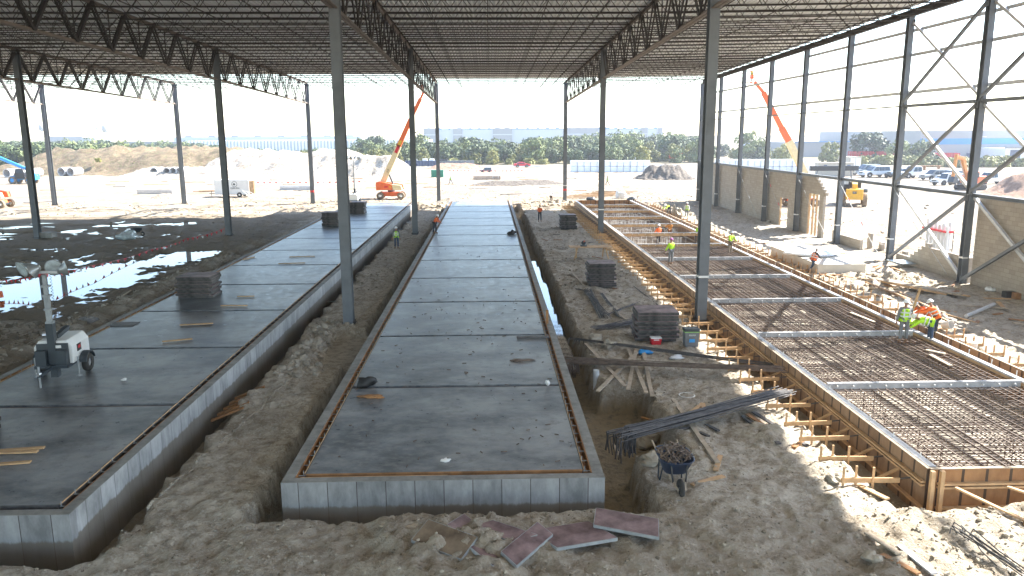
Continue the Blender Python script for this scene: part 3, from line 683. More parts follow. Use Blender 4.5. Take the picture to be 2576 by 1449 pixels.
# ================= rebar bundles
def bundle(name,lab,p,q,n,w,h,m='rebard',hook=.0,r=.013,lift=.05,zq=None,zp=None):
    P=GG(*p) if zp is None else G(*p,zp); Q=GG(*q) if zq is None else G(*q,zq); c=(P+Q)/2; d=(Q-P).normalized(); a=Vector((-d.y,d.x,0)).normalized(); mb=MB()
    for i in range(n):
        u0,u1=rnd.uniform(-w,w),rnd.uniform(-w,w); z0,z1=rnd.uniform(0,h)+lift,rnd.uniform(0,h)+lift; e=rnd.uniform(-.5,.25); f=rnd.uniform(-.3,.5)
        A=P-c+a*u0+d*e+Vector((0,0,z0)); B_=Q-c+a*u1+d*f+Vector((0,0,z1)); mid=(A+B_)/2+a*rnd.uniform(-.06,.06)+Vector((0,0,rnd.uniform(-.04,.02)))
        mb.path([A,mid,B_],r,5)
        if hook: mb.tube(A,A+Vector((rnd.uniform(-.1,.1),rnd.uniform(-.1,.1),-rnd.uniform(.5,1)*hook)),r,5)
    o=mb.build(name,m,loc=c); return tag(o,lab,'rebar')
bundle('rebar_bundle','long brown rebar bundle spanning from the trench to the formwork',(1440,918),(1945,938),42,.30,.14,'rebar',.7,.018,.1,zq=.25,zp=.08)
bundle('rebar_bundle','dark bent rebar bundle rising to the right below the brown one',(1572,1105),(1965,1000),48,.33,.18,'rebard',.7,.018,.1,zq=.3,zp=.05)
bundle('loose_rebar','thin loose rebars lying diagonally behind the crossed boards',(1455,858),(1950,925),8,.22,.05,'rebard',.25,.017,.06,zq=.1,zp=.1)
bundle('rebar_bundle','short black rebar bundle left of the large panel stack',(1510,830),(1605,812),26,.35,.12,'rebard',.0,.014)
bundle('rebar_bundle','black hooked rebar pile on dirt before the middle stack',(1480,735),(1520,800),26,.3,.12,'rebard',.1,.013)
bundle('rebar_bundle','angled rebar pair beside the hooked pile',(1515,745),(1560,800),10,.12,.08,'rebard',.1,.013)
bundle('loose_rebar','short crossed rebars right of the hooked pile',(1540,790),(1600,765),5,.15,.05,'rebard',.0,.013)
bundle('loose_rebar','orange tipped rebars at the bottom right corner',(2440,1370),(2560,1449),9,.25,.3,'rebard',.2,.014)
bundle('loose_rebar','gray pipe rods beside the nearest left column',(868,757),(800,765),3,.06,.03,'plyedge',.0,.02)
bundle('loose_rebar','thin bar running along the formwork in the shadow line',(1550,690),(1680,790),4,.07,.03,'rebard')
# ================= wheelbarrow
def wheelbarrow(p,lab,mt,full=True,rz=0,s=1):
    t=thing('wheelbarrow',lab,'wheelbarrow',p,rz); 
    def ring(w,l,z,yo=0): return [(w*math.copysign(abs(math.cos(a))**.6,math.cos(a)),yo+l*math.copysign(abs(math.sin(a))**.6,math.sin(a)),z) for a in [2*math.pi*i/20 for i in range(20)]]
    mb=MB(); V=ring(.24,.28,.36)+ring(.36,.5,.70)+ring(.38,.52,.70)+ring(.355,.49,.68)+ring(.22,.26,.385); F=[]
    for k in range(4): F+=[(k*20+i,k*20+(i+1)%20,k*20+20+(i+1)%20,k*20+20+i) for i in range(20)]
    F+=[tuple(range(19,-1,-1)),tuple(range(80,100))]; mb.add(V,F); mb.build('tray',mt,t,True)
    for a in (-1,1):
        MB().path([(a*.07,-.72,.2),(a*.16,-.35,.33),(a*.24,.5,.5),(a*.28,.95,.62)],.02,8).build('handle','woodpale',t)
        MB().path([(a*.2,.15,.38),(a*.24,.25,.0),(a*.24,.42,.0),(a*.22,.45,.46)],.016,6).build('leg','dgray',t)
        MB().beam((a*.13,-.5,.27),(a*.17,-.42,.62),.03,.02).build('tray_brace','black',t)
    MB().lathe([(.08,-.03),(.17,-.05),(.2,-.02),(.2,.02),(.17,.05),(.08,.03),(.08,-.03)],(0,-.62,.2),20,'x').build('tyre','tyre',t,True)
    MB().tube((-.08,-.62,.2),(.08,-.62,.2),.05,10).build('hub','chrome',t); MB().box((0,-.86,.06),(.26,.03,.03)).build('nose_bar','plyedge',t)
    t.scale=(s,)*3
    if full:
        mb=MB()
        for i in range(170):
            x,y=rnd.uniform(-.33,.33),rnd.uniform(-.45,.45); q=(x/.35)**2+(y/.47)**2
            if q>1: continue
            z=.66+.24*(1-q)*rnd.random()+.03; d=Vector((rnd.uniform(-1,1),rnd.uniform(-1,1),rnd.uniform(-.5,.9))).normalized()*rnd.uniform(.05,.11); c=Vector((x,y,z)); mb.beam(c-d,c+d,.035,.012)
        o=mb.build('metal_scrap','rebar',None,loc=p); o.rotation_euler=(0,0,rz); o.scale=(s,)*3; tag(o,'heap of rusty metal clips filling the blue wheelbarrow','scrap',kind='stuff')
    return t
g=GG(1702,1240); wheelbarrow((g.x+.1,g.y+.75,gz(g.x+.1,g.y+.6)),'blue wheelbarrow heaped with rusty metal scrap facing the camera','navy',s=1.2)
g=GG(345,596); t=wheelbarrow((g.x,g.y,g.z+.1),'tipped dark wheelbarrow on the mud beside a plastic bag','dgray',False,1.3)
def blob(name,px,r,m,lab,cat,q=(1,1,.6),slab_=False,n=3,z=None):
    g=G(*px,ZS) if slab_ else (GG(*px) if z is None else G(*px,z)); bm=MB(); rn=random.Random(hash(name)%99+int(px[0]))
    V=[];F=[];a=10;b=14
    sd=rn.random()*50
    for i in range(a+1):
        for j in range(b):
            th=math.pi*i/a; ph=2*math.pi*j/b; d=Vector((math.sin(th)*math.cos(ph),math.sin(th)*math.sin(ph),math.cos(th)))
            k=r*(1+.9*float(vn(np.array([d.x*2+sd]),np.array([d.y*2+d.z*1.7]))[0])); V.append((d.x*k*q[0],d.y*k*q[1],max(-.04,d.z*k*q[2]+r*q[2]*.55)))
    F=[(i*b+j,(i+1)*b+j,(i+1)*b+(j+1)%b,i*b+(j+1)%b) for i in range(a) for j in range(b)]
    o=bm.add(V,F).build(name,m,loc=g,smooth='rock' not in name); return tag(o,lab,cat)
blob('plastic_bag',(320,602),.8,'plastic','crumpled clear plastic sheet on the mud left of the tipped wheelbarrow','plastic sheet')
blob('plastic_bag',(1620,890),.28,'blue','crumpled bright blue plastic bag on dirt','bag',(1.2,.6,.4)); blob('plastic_bag',(1702,903),.26,'wrap','crumpled pale plastic bag right of the blue bag','bag',(1.2,.7,.4))
blob('clothes_pile',(920,972),.30,'black','black tool bag lying on the middle slab','bag',(1,.8,.7),True); blob('leaf_litter',(930,1000),.24,'woodor','brown wood scraps beside the black bag','scrap',(1.6,.6,.22),True); blob('leaf_litter',(952,1000),.2,'woodor','rusty scrap right of the brown scraps','scrap',(1,.7,.3),True)
blob('leaf_litter',(1310,907),.3,'rebar','dry leaves on the middle slab right side','leaves',(1.6,.7,.12),True); blob('rag',(1121,1160),.12,'white','small white rag on the middle slab','rag',(1,.8,.4),True); blob('rag',(312,957),.1,'white','small white scrap on the left slab','rag',(1,.8,.5),True); blob('backpack',(1288,590),.34,'black','black backpack on the middle slab near the right edge','backpack',(1,.8,.7),True)
blob('helmet_bag',(1435,578),.4,'black','black bag on dirt beside the far panel stack','bag',(1.4,.8,.5)); blob('big_bag',(1560,500),.7,'white','white bulk bag in the sun beyond the formwork','bag',(1,.8,1.)); blob('tarp',(1590,504),.6,'dgray','dark bundle beside the white bulk bag','bundle',(1.3,.6,.5)); blob('tarp',(1487,505),.5,'dgray','dark bundle left of the white bulk bag','bundle',(1.3,.6,.6))
blob('paper_cup',(1378,968),.07,'white','white cup on the middle slab right edge','cup',(1,1,1.5),True)
# coolers
def cooler(p,w,d,h,mb_,ml,lab,handle):
    t=thing('cooler',lab,'cooler',p); a=MB(); k=.88; V=[(sx*w/2*f,sy*d/2*f,z) for z,f in ((0,k),(h*.82,1)) for sx,sy in ((-1,-1),(1,-1),(1,1),(-1,1))]
    a.add(V,[(0,3,2,1),(4,5,6,7),(0,1,5,4),(1,2,6,5),(2,3,7,6),(3,0,4,7)]); a.build('body',mb_,t,bevel=.015); MB().box((0,0,h*.92),(w*1.04,d*1.04,h*.16)).build('lid',ml,t,bevel=.02)
    if handle:
        MB().box((0,0,h*.83),(w*1.03,d*1.03,.03)).build('trim_band','green2',t); MB().path([(-.13,d/2+.02,.2),(-.13,d/2+.02,1.25),(.13,d/2+.02,1.25),(.13,d/2+.02,.2)],.012,6).build('pull_handle','black',t)
        MB().box((0,-d/2-.004,h*.36),(.24,.012,.14)).build('sticker','blue',t); text('IGLOO',.09,'white',t,(0,-d/2-.012,h*.66),(R(88),0,0)); MB().tube((-.2,.17,.06),(.2,.17,.06),.06,10).build('wheel','black',t)
    else: MB().box((0,-d/2*1.03,h*.7),(w*.5,.02,.04)).build('carry_handle','white',t)
M['green2']=mat('lime_plastic',(.25,.5,.12),.5)
g=GG(1740,873); cooler((g.x,g.y+.2,g.z),.62,.45,.78,'gray','dgray','gray rolling cooler with green band and tall pull handle',True)
g=GG(1651,868); cooler((g.x,g.y+.15,g.z),.46,.32,.32,'red','white','small red cooler with white lid before the large stack',False)
o=MB().box((0,0,.012),(1.1,.8,.02)).build('recess_shade','rebard',loc=G(312,816,ZS)); tag(o,'dark square sheet standing for the shaded opening near the edge of the left slab','painted shade')  # flat dark sheet stands in for the shade inside a square recess
# light towers
M['lampm']=mat('brushed_lamp_reflector',(.30,.32,.33),.35,.2,2.,metal=.5)
def lighttower(p,rz,lab,mast,near=True):
    t=thing('light_tower',lab,'light tower',p,rz)
    a=MB(); pr=[(-.62,.5),(-.62,1.1),(-.45,1.33),(.45,1.33),(.62,1.1),(.62,.5)]; a.prism(pr,-.2,1.25); a.build('housing','white',t,bevel=.03)
    MB().box((0,-.24,.85),(1.02,.06,.78)).build('front_panel','dgray',t); 
    for s in (-1,1): MB().box((s*.33,-.36,.72),(.34,.2,.62)).build('battery_box','dgray',t)
    MB().box((0,.5,.46),(1.1,2.0,.1)).build('chassis','dgray',t); MB().beam((0,-.4,.44),(0,-1.45,.44),.1,.1).build('drawbar','dgray',t)
    MB().tube((0,-1.4,0.02),(0,-1.4,.75),.035,8).build('jack','plyedge',t); MB().tube((0,-1.5,.5),(0,-1.35,.5),.06,8).build('hitch','chrome',t)
    for s in (-1,1):
        MB().lathe([(.15,-.09),(.3,-.1),(.33,-.05),(.33,.05),(.3,.1),(.15,.09)],(s*.78,.55,.33),20,'x').build('tyre','tyre',t,True); MB().lathe([(0,-.06),(.17,-.07),(.17,.07),(0,.06)],(s*.78,.55,.33),14,'x').build('rim','chrome',t)
        b=MB(); P=[(.42*math.cos(x),.42*math.sin(x)) for x in [R(15+15*i) for i in range(11)]]; P2=[(.38*math.cos(x),.38*math.sin(x)) for x in [R(165-15*i) for i in range(11)]]; b.prism([(u+.55,v+.33) for u,v in P+P2],s*.66,s*.9,lambda u,v,c:(c,u,v)); b.build('fender','dgray',t)
        MB().tube((s*.7,-.05,.03),(s*.7,-.05,.7),.03,8).tube((s*.7,-.05,0),(s*.7,-.05,.03),.09,10).build('jack','plyedge',t)
    MB().box((0,-.2,1.0),(.24,.24,1.9)).build('mast_base','dgray',t); MB().box((0,-.2,1.95+mast*.22),(.15,.15,mast*.5)).build('mast','plyedge',t); MB().box((0,-.2,1.9+mast*.6),(.11,.11,mast*.5)).build('mast','plyedge',t)
    for z in (2.0,2.0+mast*.22,2.0+mast*.45,1.9+mast*.66): MB().box((.02,-.22,z),(.24,.2,.07)).build('mast_collar','plyedge',t)
    pts=[(.16+.035*math.cos(i*1.05),-.12+.035*math.sin(i*1.05),2.0+i*(mast*.8)/90) for i in range(90)]; MB().path(pts,.008,4).build('coil_cable','black',t)
    MB().beam((0,.1,1.38),(.0,1.1,1.5),.16,.14).build('mast_cradle','dgray',t); MB().tube((-.35,.0,1.5),(-.2,.02,1.5),.13,12).build('winch','chrome',t)
    z=1.95+mast*.87; MB().box((0,-.2,z),(.9,.08,.08)).build('lamp_bar','girt',t)
    for i,(x,y,rx,ry) in enumerate([(-.72,-.1,110,-35),(-.28,-.35,115,-85),(.2,.1,65,35),(.72,-.15,80,115)]):
        mb=MB().lathe([(.0,-.26),(.09,-.25),(.14,-.17),(.27,0),(.29,.01),(.27,.015),(.13,-.12),(.0,-.16)],(0,0,0),18); o=mb.build('lamp','lampm',t,True,(x,y,z+.1)); o.rotation_euler=(R(rx),0,R(ry))
        l=MB().lathe([(0,.0),(.262,.0)],(0,0,0),18).build('lens','plastic',o)
    if near:
        MB().box((.625,.35,.95),(.01,.34,.26)).build('sticker','black',t); MB().box((.632,.35,.97),(.008,.2,.1)).build('sticker','red',t); MB().box((.2,-.275,1.13),(.2,.012,.1)).build('sticker','white',t)
    return t
g=G(152,948,ZS); lighttower((g.x-.1,g.y+.1,ZS),R(6),'portable light tower with four lamps standing on the left slab',2.05)
g=G(893,512,0); lighttower((g.x,g.y,0),R(180),'white portable light tower far behind the left slab end',4.5,False)
M['gravel_m']=mat('dusty_gravel',(.34,.30,.24),.95,.3,.7)
# stones: large single rocks then gravel as stuff
for i,(px,r,l) in enumerate([((1500,860),.32,'pale rounded rock under the loose rebars'),((1555,868),.3,'flat pale rock under the loose rebars'),((1470,845),.0,''),((1530,872),.34,'large pale rock beside the crossed boards'),((1905,900),.6,'big sunlit boulder beside the formwork braces'),((1930,920),.5,'second sunlit boulder beside the braces'),((2100,1210),.22,'brown clod in the sun beside the board'),((1850,880),.3,'sunlit stone near the column foot'),((1640,1165),.3,'rounded dirt clod at the trench edge by the wheelbarrow'),((1625,1120),.4,'pale clod at the trench edge above'),((250,825),.35,'gray boulder right of the lamp mast'),((222,815),.4,'broken gray slab piece behind the lamp mast'),((775,870),.3,'pale rock in the rubble by the nearest left column'),((800,865),.25,'white rock in the rubble by the nearest left column'),((2195,1410),.2,'white lump at the bottom right')]):
    if r: blob('rock',px,r,'gravel_m' if 'gray' not in l else 'rockd',l,'rock')
M['clod_m']=mat('brown_clods',(.20,.165,.12),.95,.35,1.5); M['rockp']=mat('sunlit_caliche_lumps',(.46,.38,.28),.95,.3,1.)
M['gravel_m']=mat('dusty_gravel',(.34,.30,.24),.95,.3,.7)
def gravel(name,lab,zones,m):
    mb=MB()
    for (x0,x1,y0,y1,n,r0,r1) in zones:
        xs_=np.random.RandomState(int(x0*7+y0*13)%999+n).uniform(x0,x1,n); ys_=np.random.RandomState(int(x0*3+y0*11)%999+n).uniform(y0,y1,n); hs=height(xs_,ys_)
        for x,y,z in zip(xs_,ys_,hs):
            if z<-.35: continue
            r=r0+(r1-r0)*rnd.random()**3; mb.rock((x,y,z+r*.15),r)
    o=mb.build(name,m); tag(o,lab,'gravel',kind='stuff')
gravel('gravel','small pale stones scattered over the dirt',[(-12,12,11.5,17.3,3200,.01,.05),(-8.5,-5.7,17,45,2600,.012,.06),(-8.5,-5.7,45,90,900,.02,.09),(-8.2,-6.4,28,37,420,.05,.20),(3.9,9.9,17,40,3000,.012,.055),(3.9,9.9,40,75,700,.03,.1),(-21,-17.8,19,60,700,.04,.14),(9,14,13,17,300,.02,.08)],'gravel_m')
gravel('clods','darker dirt clods and broken stone',[(-26,-19,27,37,700,.05,.30),(-40,-26,35.5,38.5,300,.06,.22),(-12,12,12,17,500,.02,.06),(-60,-21,38,84,700,.04,.14)],'clod_m')
gravel('broken_stone','pale sunlit lumps of caliche on the ground',[(20,28,18,58,450,.02,.09),(-60,30,90,112,1300,.04,.22),(21,27,43,49,120,.06,.24),(-8,12,97,106,350,.08,.35),(30,60,40,100,500,.05,.2)],'rockp')
def litter():
    mb=MB(); rn=random.Random(4)
    for (x0,x1,y0,y1,n) in ((-4.5,2.2,18.4,40,130),(-4.5,2.2,40,60,30)):
        for i in range(n):
            x,y=rn.uniform(x0,x1),rn.uniform(y0,y1)
            if rn.random()<.5: x=rn.choice((-3.6,1.4,-1))+rn.gauss(0,.6)
            a=rn.random()*3.14; l=rn.uniform(.02,.08); mb.beam((x-l*math.cos(a),y-l*math.sin(a),ZS+.012),(x+l*math.cos(a),y+l*math.sin(a),ZS+.015),.02,.02)
    tag(mb.build('dry_leaves','rebar'),'dry brown leaves scattered on the middle slab','leaves',kind='stuff')
litter()
# ================= people
def skin(name,V,E,rad,m,parent,root=0,sub=1):
    me=bpy.data.meshes.new(name); me.from_pydata([tuple(v) for v in V],E,[]); me.materials.append(M[m]); o=bpy.data.objects.new(name,me); col.objects.link(o)
    md=o.modifiers.new('skin','SKIN'); md.use_smooth_shade=True; md.branch_smoothing=.3; sv=me.skin_vertices[0].data
    for i,r in enumerate(rad): sv[i].radius=(r,r) if isinstance(r,(int,float)) else r
    sv[root].use_root=True
    if sub: s=o.modifiers.new('sub','SUBSURF'); s.levels=s.render_levels=1
    if parent: o.parent=parent
    return o
for nm,c in dict(lime=(.42,.72,.03),vest_o=(.85,.17,.03),shirt_o=(.80,.17,.05),shirt_b=(.50,.20,.04),jeans=(.035,.06,.11),darkj=(.03,.035,.045),khaki=(.20,.16,.12),gray_cloth=(.16,.17,.18),black_cloth=(.015,.015,.018),white_cloth=(.7,.7,.7),leather=(.22,.10,.04),boot=(.20,.12,.06),silver=(.62,.64,.65),helmet=(.75,.76,.78),hair=(.02,.015,.01),pinkcap=(.35,.10,.30)).items():
    M[nm]=mat(nm+'_fabric' if nm not in('helmet','hair') else nm,c,.8 if nm!='helmet' else .35,.15,6.,.1)
def person(px,z,rz,label,shirt,pants,vest=None,hat='helmet',lean=0,arms=((10,15,10),(10,15,10)),legs=((0,0),(0,0)),hgt=1.76,nod=0,belt=True,loc=None,group='workers on the site'):
    g=G(*px,z) if loc is None else Vector(loc); k=hgt/1.78
    t=thing('person',label,'person',g,rz,group); t.scale=(k,k,k)
    ln=R(lean); T=Vector((0,math.sin(ln),math.cos(ln))); hn=R(lean*.75+nod); Hd=Vector((0,math.sin(hn),math.cos(hn)))
    Lg=[]
    for s,(a,b) in zip((-1,1),legs):
        hip=Vector((s*.095,0,0)); d=Vector((s*.05,math.sin(R(a)),-math.cos(R(a)))); kn=hip+d*.43; d2=Vector((s*.02,math.sin(R(a-b)),-math.cos(R(a-b)))); an=kn+d2*.42; Lg.append((hip,kn,an,an+Vector((0,.04,-.06)),an+Vector((0,.17,-.07))))
    low=min(q[3].z for q in Lg)-.02; P=Vector((0,0,-low))
    Lg=[[q+P for q in l] for l in Lg]
    waist=P+T*.12; chest=P+T*.34; neck=P+T*.49; nk2=neck+Hd*.06; head=nk2+Hd*.10; crown=nk2+Hd*.17
    AR=[]
    for s,(a,ab,el) in zip((-1,1),arms):
        sh=P+T*.45+Vector((s*.19,0,0)); A=R(a+lean*.35); d=Vector((s*math.sin(R(ab)),math.sin(A)*math.cos(R(ab)),-math.cos(A)*math.cos(R(ab)))); e=sh+d*.29; B=R(a+lean*.35+el); d2=Vector((s*math.sin(R(ab*.4)),math.sin(B),-math.cos(B))).normalized(); w=e+d2*.25; AR.append((sh,e,w,d2))
    # body: one continuous skinned figure
    V=[P,waist,chest,neck,nk2,head,crown]; r=[.12,.115,.125,.06,.055,(.075,.085),.06]; E=[(0,1),(1,2),(2,3),(3,4),(4,5),(5,6)]
    face=Vector((0,math.cos(hn),-math.sin(hn))); V.append(head+face*.075-Hd*.03); r.append(.022); E.append((5,len(V)-1))
    for (sh,e,w,d2),s in zip(AR,(-1,1)):
        b=len(V); palm=w+d2*.07; V+=[sh,e,w,palm]; r+=[.055,.04,.027,(.04,.022)]; E+=[(2,b),(b,b+1),(b+1,b+2),(b+2,b+3)]
        side=Vector((1,0,0)); curl=Vector((0,.6,-.3))
        for q in range(4):
            i=len(V); o_=side*((q-1.5)*.02); l=(.03,.037,.034,.026)[q]; V+=[palm+o_+d2*.035,palm+o_+d2*(.035+l)+curl*.012,palm+o_+d2*(.04+l*1.3)+curl*.04]; r+=[.010,.009,.008]; E+=[(b+3,i),(i,i+1),(i+1,i+2)]
        i=len(V); V+=[palm+side*(-s*.04)+d2*.0,palm+side*(-s*.055)+d2*.04+curl*.02]; r+=[.011,.009]; E+=[(b+3,i),(i,i+1)]
    for l in Lg:
        b=len(V); V+=l; r+=[.085,.055,.038,.04,.03]; E+=[(0,b),(b,b+1),(b+1,b+2),(b+2,b+3),(b+3,b+4)]
    skin('body',V,E,r,'skin',t)
    # clothes
    V=[P+T*.02,waist,chest,P+T*.455]; r=[(.165,.125),(.165,.125),(.19,.14),(.12,.10)]; E=[(0,1),(1,2),(2,3)]
    for sh,e,w,d2 in AR: b=len(V); V+=[sh,e,w-d2*.02]; r+=[.078,.060,.045]; E+=[(2,b),(b,b+1),(b+1,b+2)]
    skin('shirt',V,E,r,shirt,t,1)
    V=[P+T*.06]; r=[(.165,.13)]; E=[]
    for l in Lg: b=len(V); V+=[l[0],l[1],l[2]+Vector((0,0,.02))]; r+=[.105,.078,.062]; E+=[(0,b),(b,b+1),(b+1,b+2)]
    skin('trousers',V,E,r,pants,t)
    for l in Lg: skin('boot',[l[2],l[3]+Vector((0,.0,.012)),l[4]+Vector((0,.04,.012))],[(0,1),(1,2)],[.055,.058,.042],'boot',t,1)
    if belt: skin('tool_belt',[P+T*.03+Vector((-.19,0,-.03)),P+T*.04,P+T*.03+Vector((.19,0,-.03))],[(0,1),(1,2)],[(.06,.07),(.08,.14),(.06,.07)],'leather',t,1)
    if vest:
        v=skin('vest',[P+T*.05,waist,chest,P+T*.47],[(0,1),(1,2),(2,3)],[(.21,.165),(.205,.16),(.235,.175),(.19,.135)],vest,t,1)
        Rm=Matrix.Rotation(-ln,4,'X'); Rm.translation=P
        for zz in (.12,.27): 
            m_=MB(); 
            pts=[(.215*math.copysign(abs(math.cos(a))**.8,math.cos(a)),.172*math.copysign(abs(math.sin(a))**.8,math.sin(a))) for a in [6.2832*i/20 for i in range(20)]]
            m_.add([Rm@Vector((x*1.02,y*1.04,zz+dz)) for dz in (0,.05) for x,y in pts],[(i,(i+1)%20,20+(i+1)%20,20+i) for i in range(20)]); m_.build('reflective_stripe','silver',v)
        for s in (-1,1): MB().beam(Rm@Vector((s*.11,-.178,.1)),Rm@Vector((s*.1,-.178,.44)),.05,.012).build('reflective_stripe','silver',v); MB().beam(Rm@Vector((s*.11,.18,.1)),Rm@Vector((s*.1,.178,.42)),.05,.012).build('reflective_stripe','silver',v)
    # face and headgear
    Q=Matrix.Rotation(-hn,4,'X'); Q.translation=head
    for s in (-1,1): MB().lathe([(0,.011),(.012,.006),(.013,0)],(s*.03,0,0),8,'y').build('eye','black_cloth',t).matrix_local=Q@Matrix.Translation((0,.083,.01)); 
    MB().beam((-.025,.078,-.045),(.025,.078,-.045),.012,.01).build('mouth','leather',t).matrix_local=Q
    for s in (-1,1): MB().lathe([(0,-.012),(.02,-.008),(.026,0),(.02,.008),(0,.012)],(s*.082,-.005,0),8,'x').build('ear','skin',t,True).matrix_local=Q
    if hat:
        mh={'helmet':'helmet','cap':'pinkcap','beanie':'black_cloth','straw':'khaki'}[hat]
        o=MB().lathe([(0,.135),(.05,.13),(.09,.10),(.115,.05),(.12,.02),(.15 if hat=='helmet' else (.20 if hat=='straw' else .118),.012),(.148 if hat=='helmet' else .115,.004),(.10,.012)],(0,0,0),16).build('hard_hat' if hat=='helmet' else 'hat',mh,t,True); o.matrix_local=Q@Matrix.Translation((0,.0,.035))
    else: 
        o=MB().lathe([(0,.11),(.06,.095),(.095,.04),(.097,-.02)],(0,-.012,0),12).build('hair','hair',t,True); o.matrix_local=Q@Matrix.Translation((0,0,.02))
    return t
PI=math.pi
st_=((4,4),(-4,0)); wk=((22,8),(-18,14))
person((998,624),0,PI,'person in lime vest and white hard hat standing beside the left slab wall','gray_cloth','jeans','lime',arms=((0,14,10),(0,14,10)),legs=((2,2),(2,2)))
person((1094,587),ZS,-2.0,'person in orange shirt stooping at the left edge of the middle slab','shirt_o','darkj',None,lean=22,arms=((20,8,20),(35,8,10)),legs=((8,10),(-4,4)),nod=15)
person((1358,557),0,PI,'person in orange hoodie with hands together on the dirt by the far panel stack','shirt_o','darkj',None,hat=None,arms=((25,5,80),(25,5,80)),legs=((0,0),(2,2)),nod=15,belt=False)
person((1385,508),0,-.6,'person in white shirt crouching over boards at the sunlit far end','white_cloth','khaki',None,lean=70,arms=((20,5,5),(20,5,5)),legs=((45,80),(35,70)))
person((1134,463),0,1.2,'person in lime vest walking far off in the sunlit yard behind the middle column','gray_cloth','jeans','lime',hat='helmet',legs=wk,belt=False)
person((1528,465),0,-1.4,'person in lime vest striding across the sunlit yard right of centre','khaki','khaki','lime',hat='straw',legs=((28,5),(-24,10)),arms=((20,5,10),(-20,5,10)),belt=False)
person((1656,614),-.45,.4,'person in pale orange shirt with tool belt standing in the far formwork','shirt_o','darkj',None,arms=((10,20,30),(10,15,20)),nod=5)
person((1684,604),-.45,.2,'person in dark orange shirt and straw hat standing in the far formwork','shirt_b','leather',None,hat='straw',arms=((30,15,90),(30,15,90)))
person((1687,664),.43,.5,'person in lime shirt with dark cap, back to camera, standing in the formwork','lime','gray_cloth',None,hat='cap',arms=((10,20,20),(10,20,20)))
person((1683,541),ZS,2.2,'person in lime shirt bent double over the far formwork wall','lime','darkj',None,lean=85,arms=((25,5,5),(25,5,5)),legs=((-5,0),(5,5)),belt=False)
person((1727,549),0,PI-.3,'person in lime harness vest and gray trousers standing right of the far formwork','white_cloth','gray_cloth','lime',arms=((15,10,30),(15,10,30)))
person((1836,640),.3,-2.6,'person in lime long sleeves with black harness leaning on the right formwork rail','lime','khaki',None,arms=((20,15,25),(25,15,35)),lean=8)
person((1752,612),-.45,-.8,'person in lime shirt half hidden behind the tall right column','lime','gray_cloth',None,lean=35,arms=((30,5,5),(30,5,5)))
person((2044,686),0,-1.25,'person in orange vest and black sleeves walking past the concrete pad','black_cloth','jeans','vest_o',lean=16,legs=((26,12),(-22,20)),arms=((35,5,20),(25,5,20)),nod=18)
p15=person((2271,860),.46,-.15,'person in lime vest with logo seen from behind, standing on the rebar grid','gray_cloth','gray_cloth','lime',arms=((-5,16,10),(30,18,60)),legs=((0,3),(3,3)),hgt=1.82)
text('TCI',.12,'black_cloth',p15,(0,-.2,1.3),(R(90),0,0))
person((2339,866),.3,1.2,'person in lime shirt and white hard hat bent over working at the right rail','lime','jeans','lime',lean=78,arms=((20,5,5),(20,5,10)),legs=((0,3),(6,5)),belt=False)
person((2352,850),.3,1.0,'person in orange vest with white hard hat standing behind the bent one','vest_o','darkj','vest_o',lean=30,arms=((40,10,20),(40,10,20)))
person((2332,840),.3,1.4,'person in bright orange vest bending between the two others','vest_o','darkj','vest_o',lean=62,arms=((30,5,5),(30,5,5)))
person((2177,452),0,1.0,'person in white overalls standing before the silver parked car','white_cloth','white_cloth',None,belt=False)
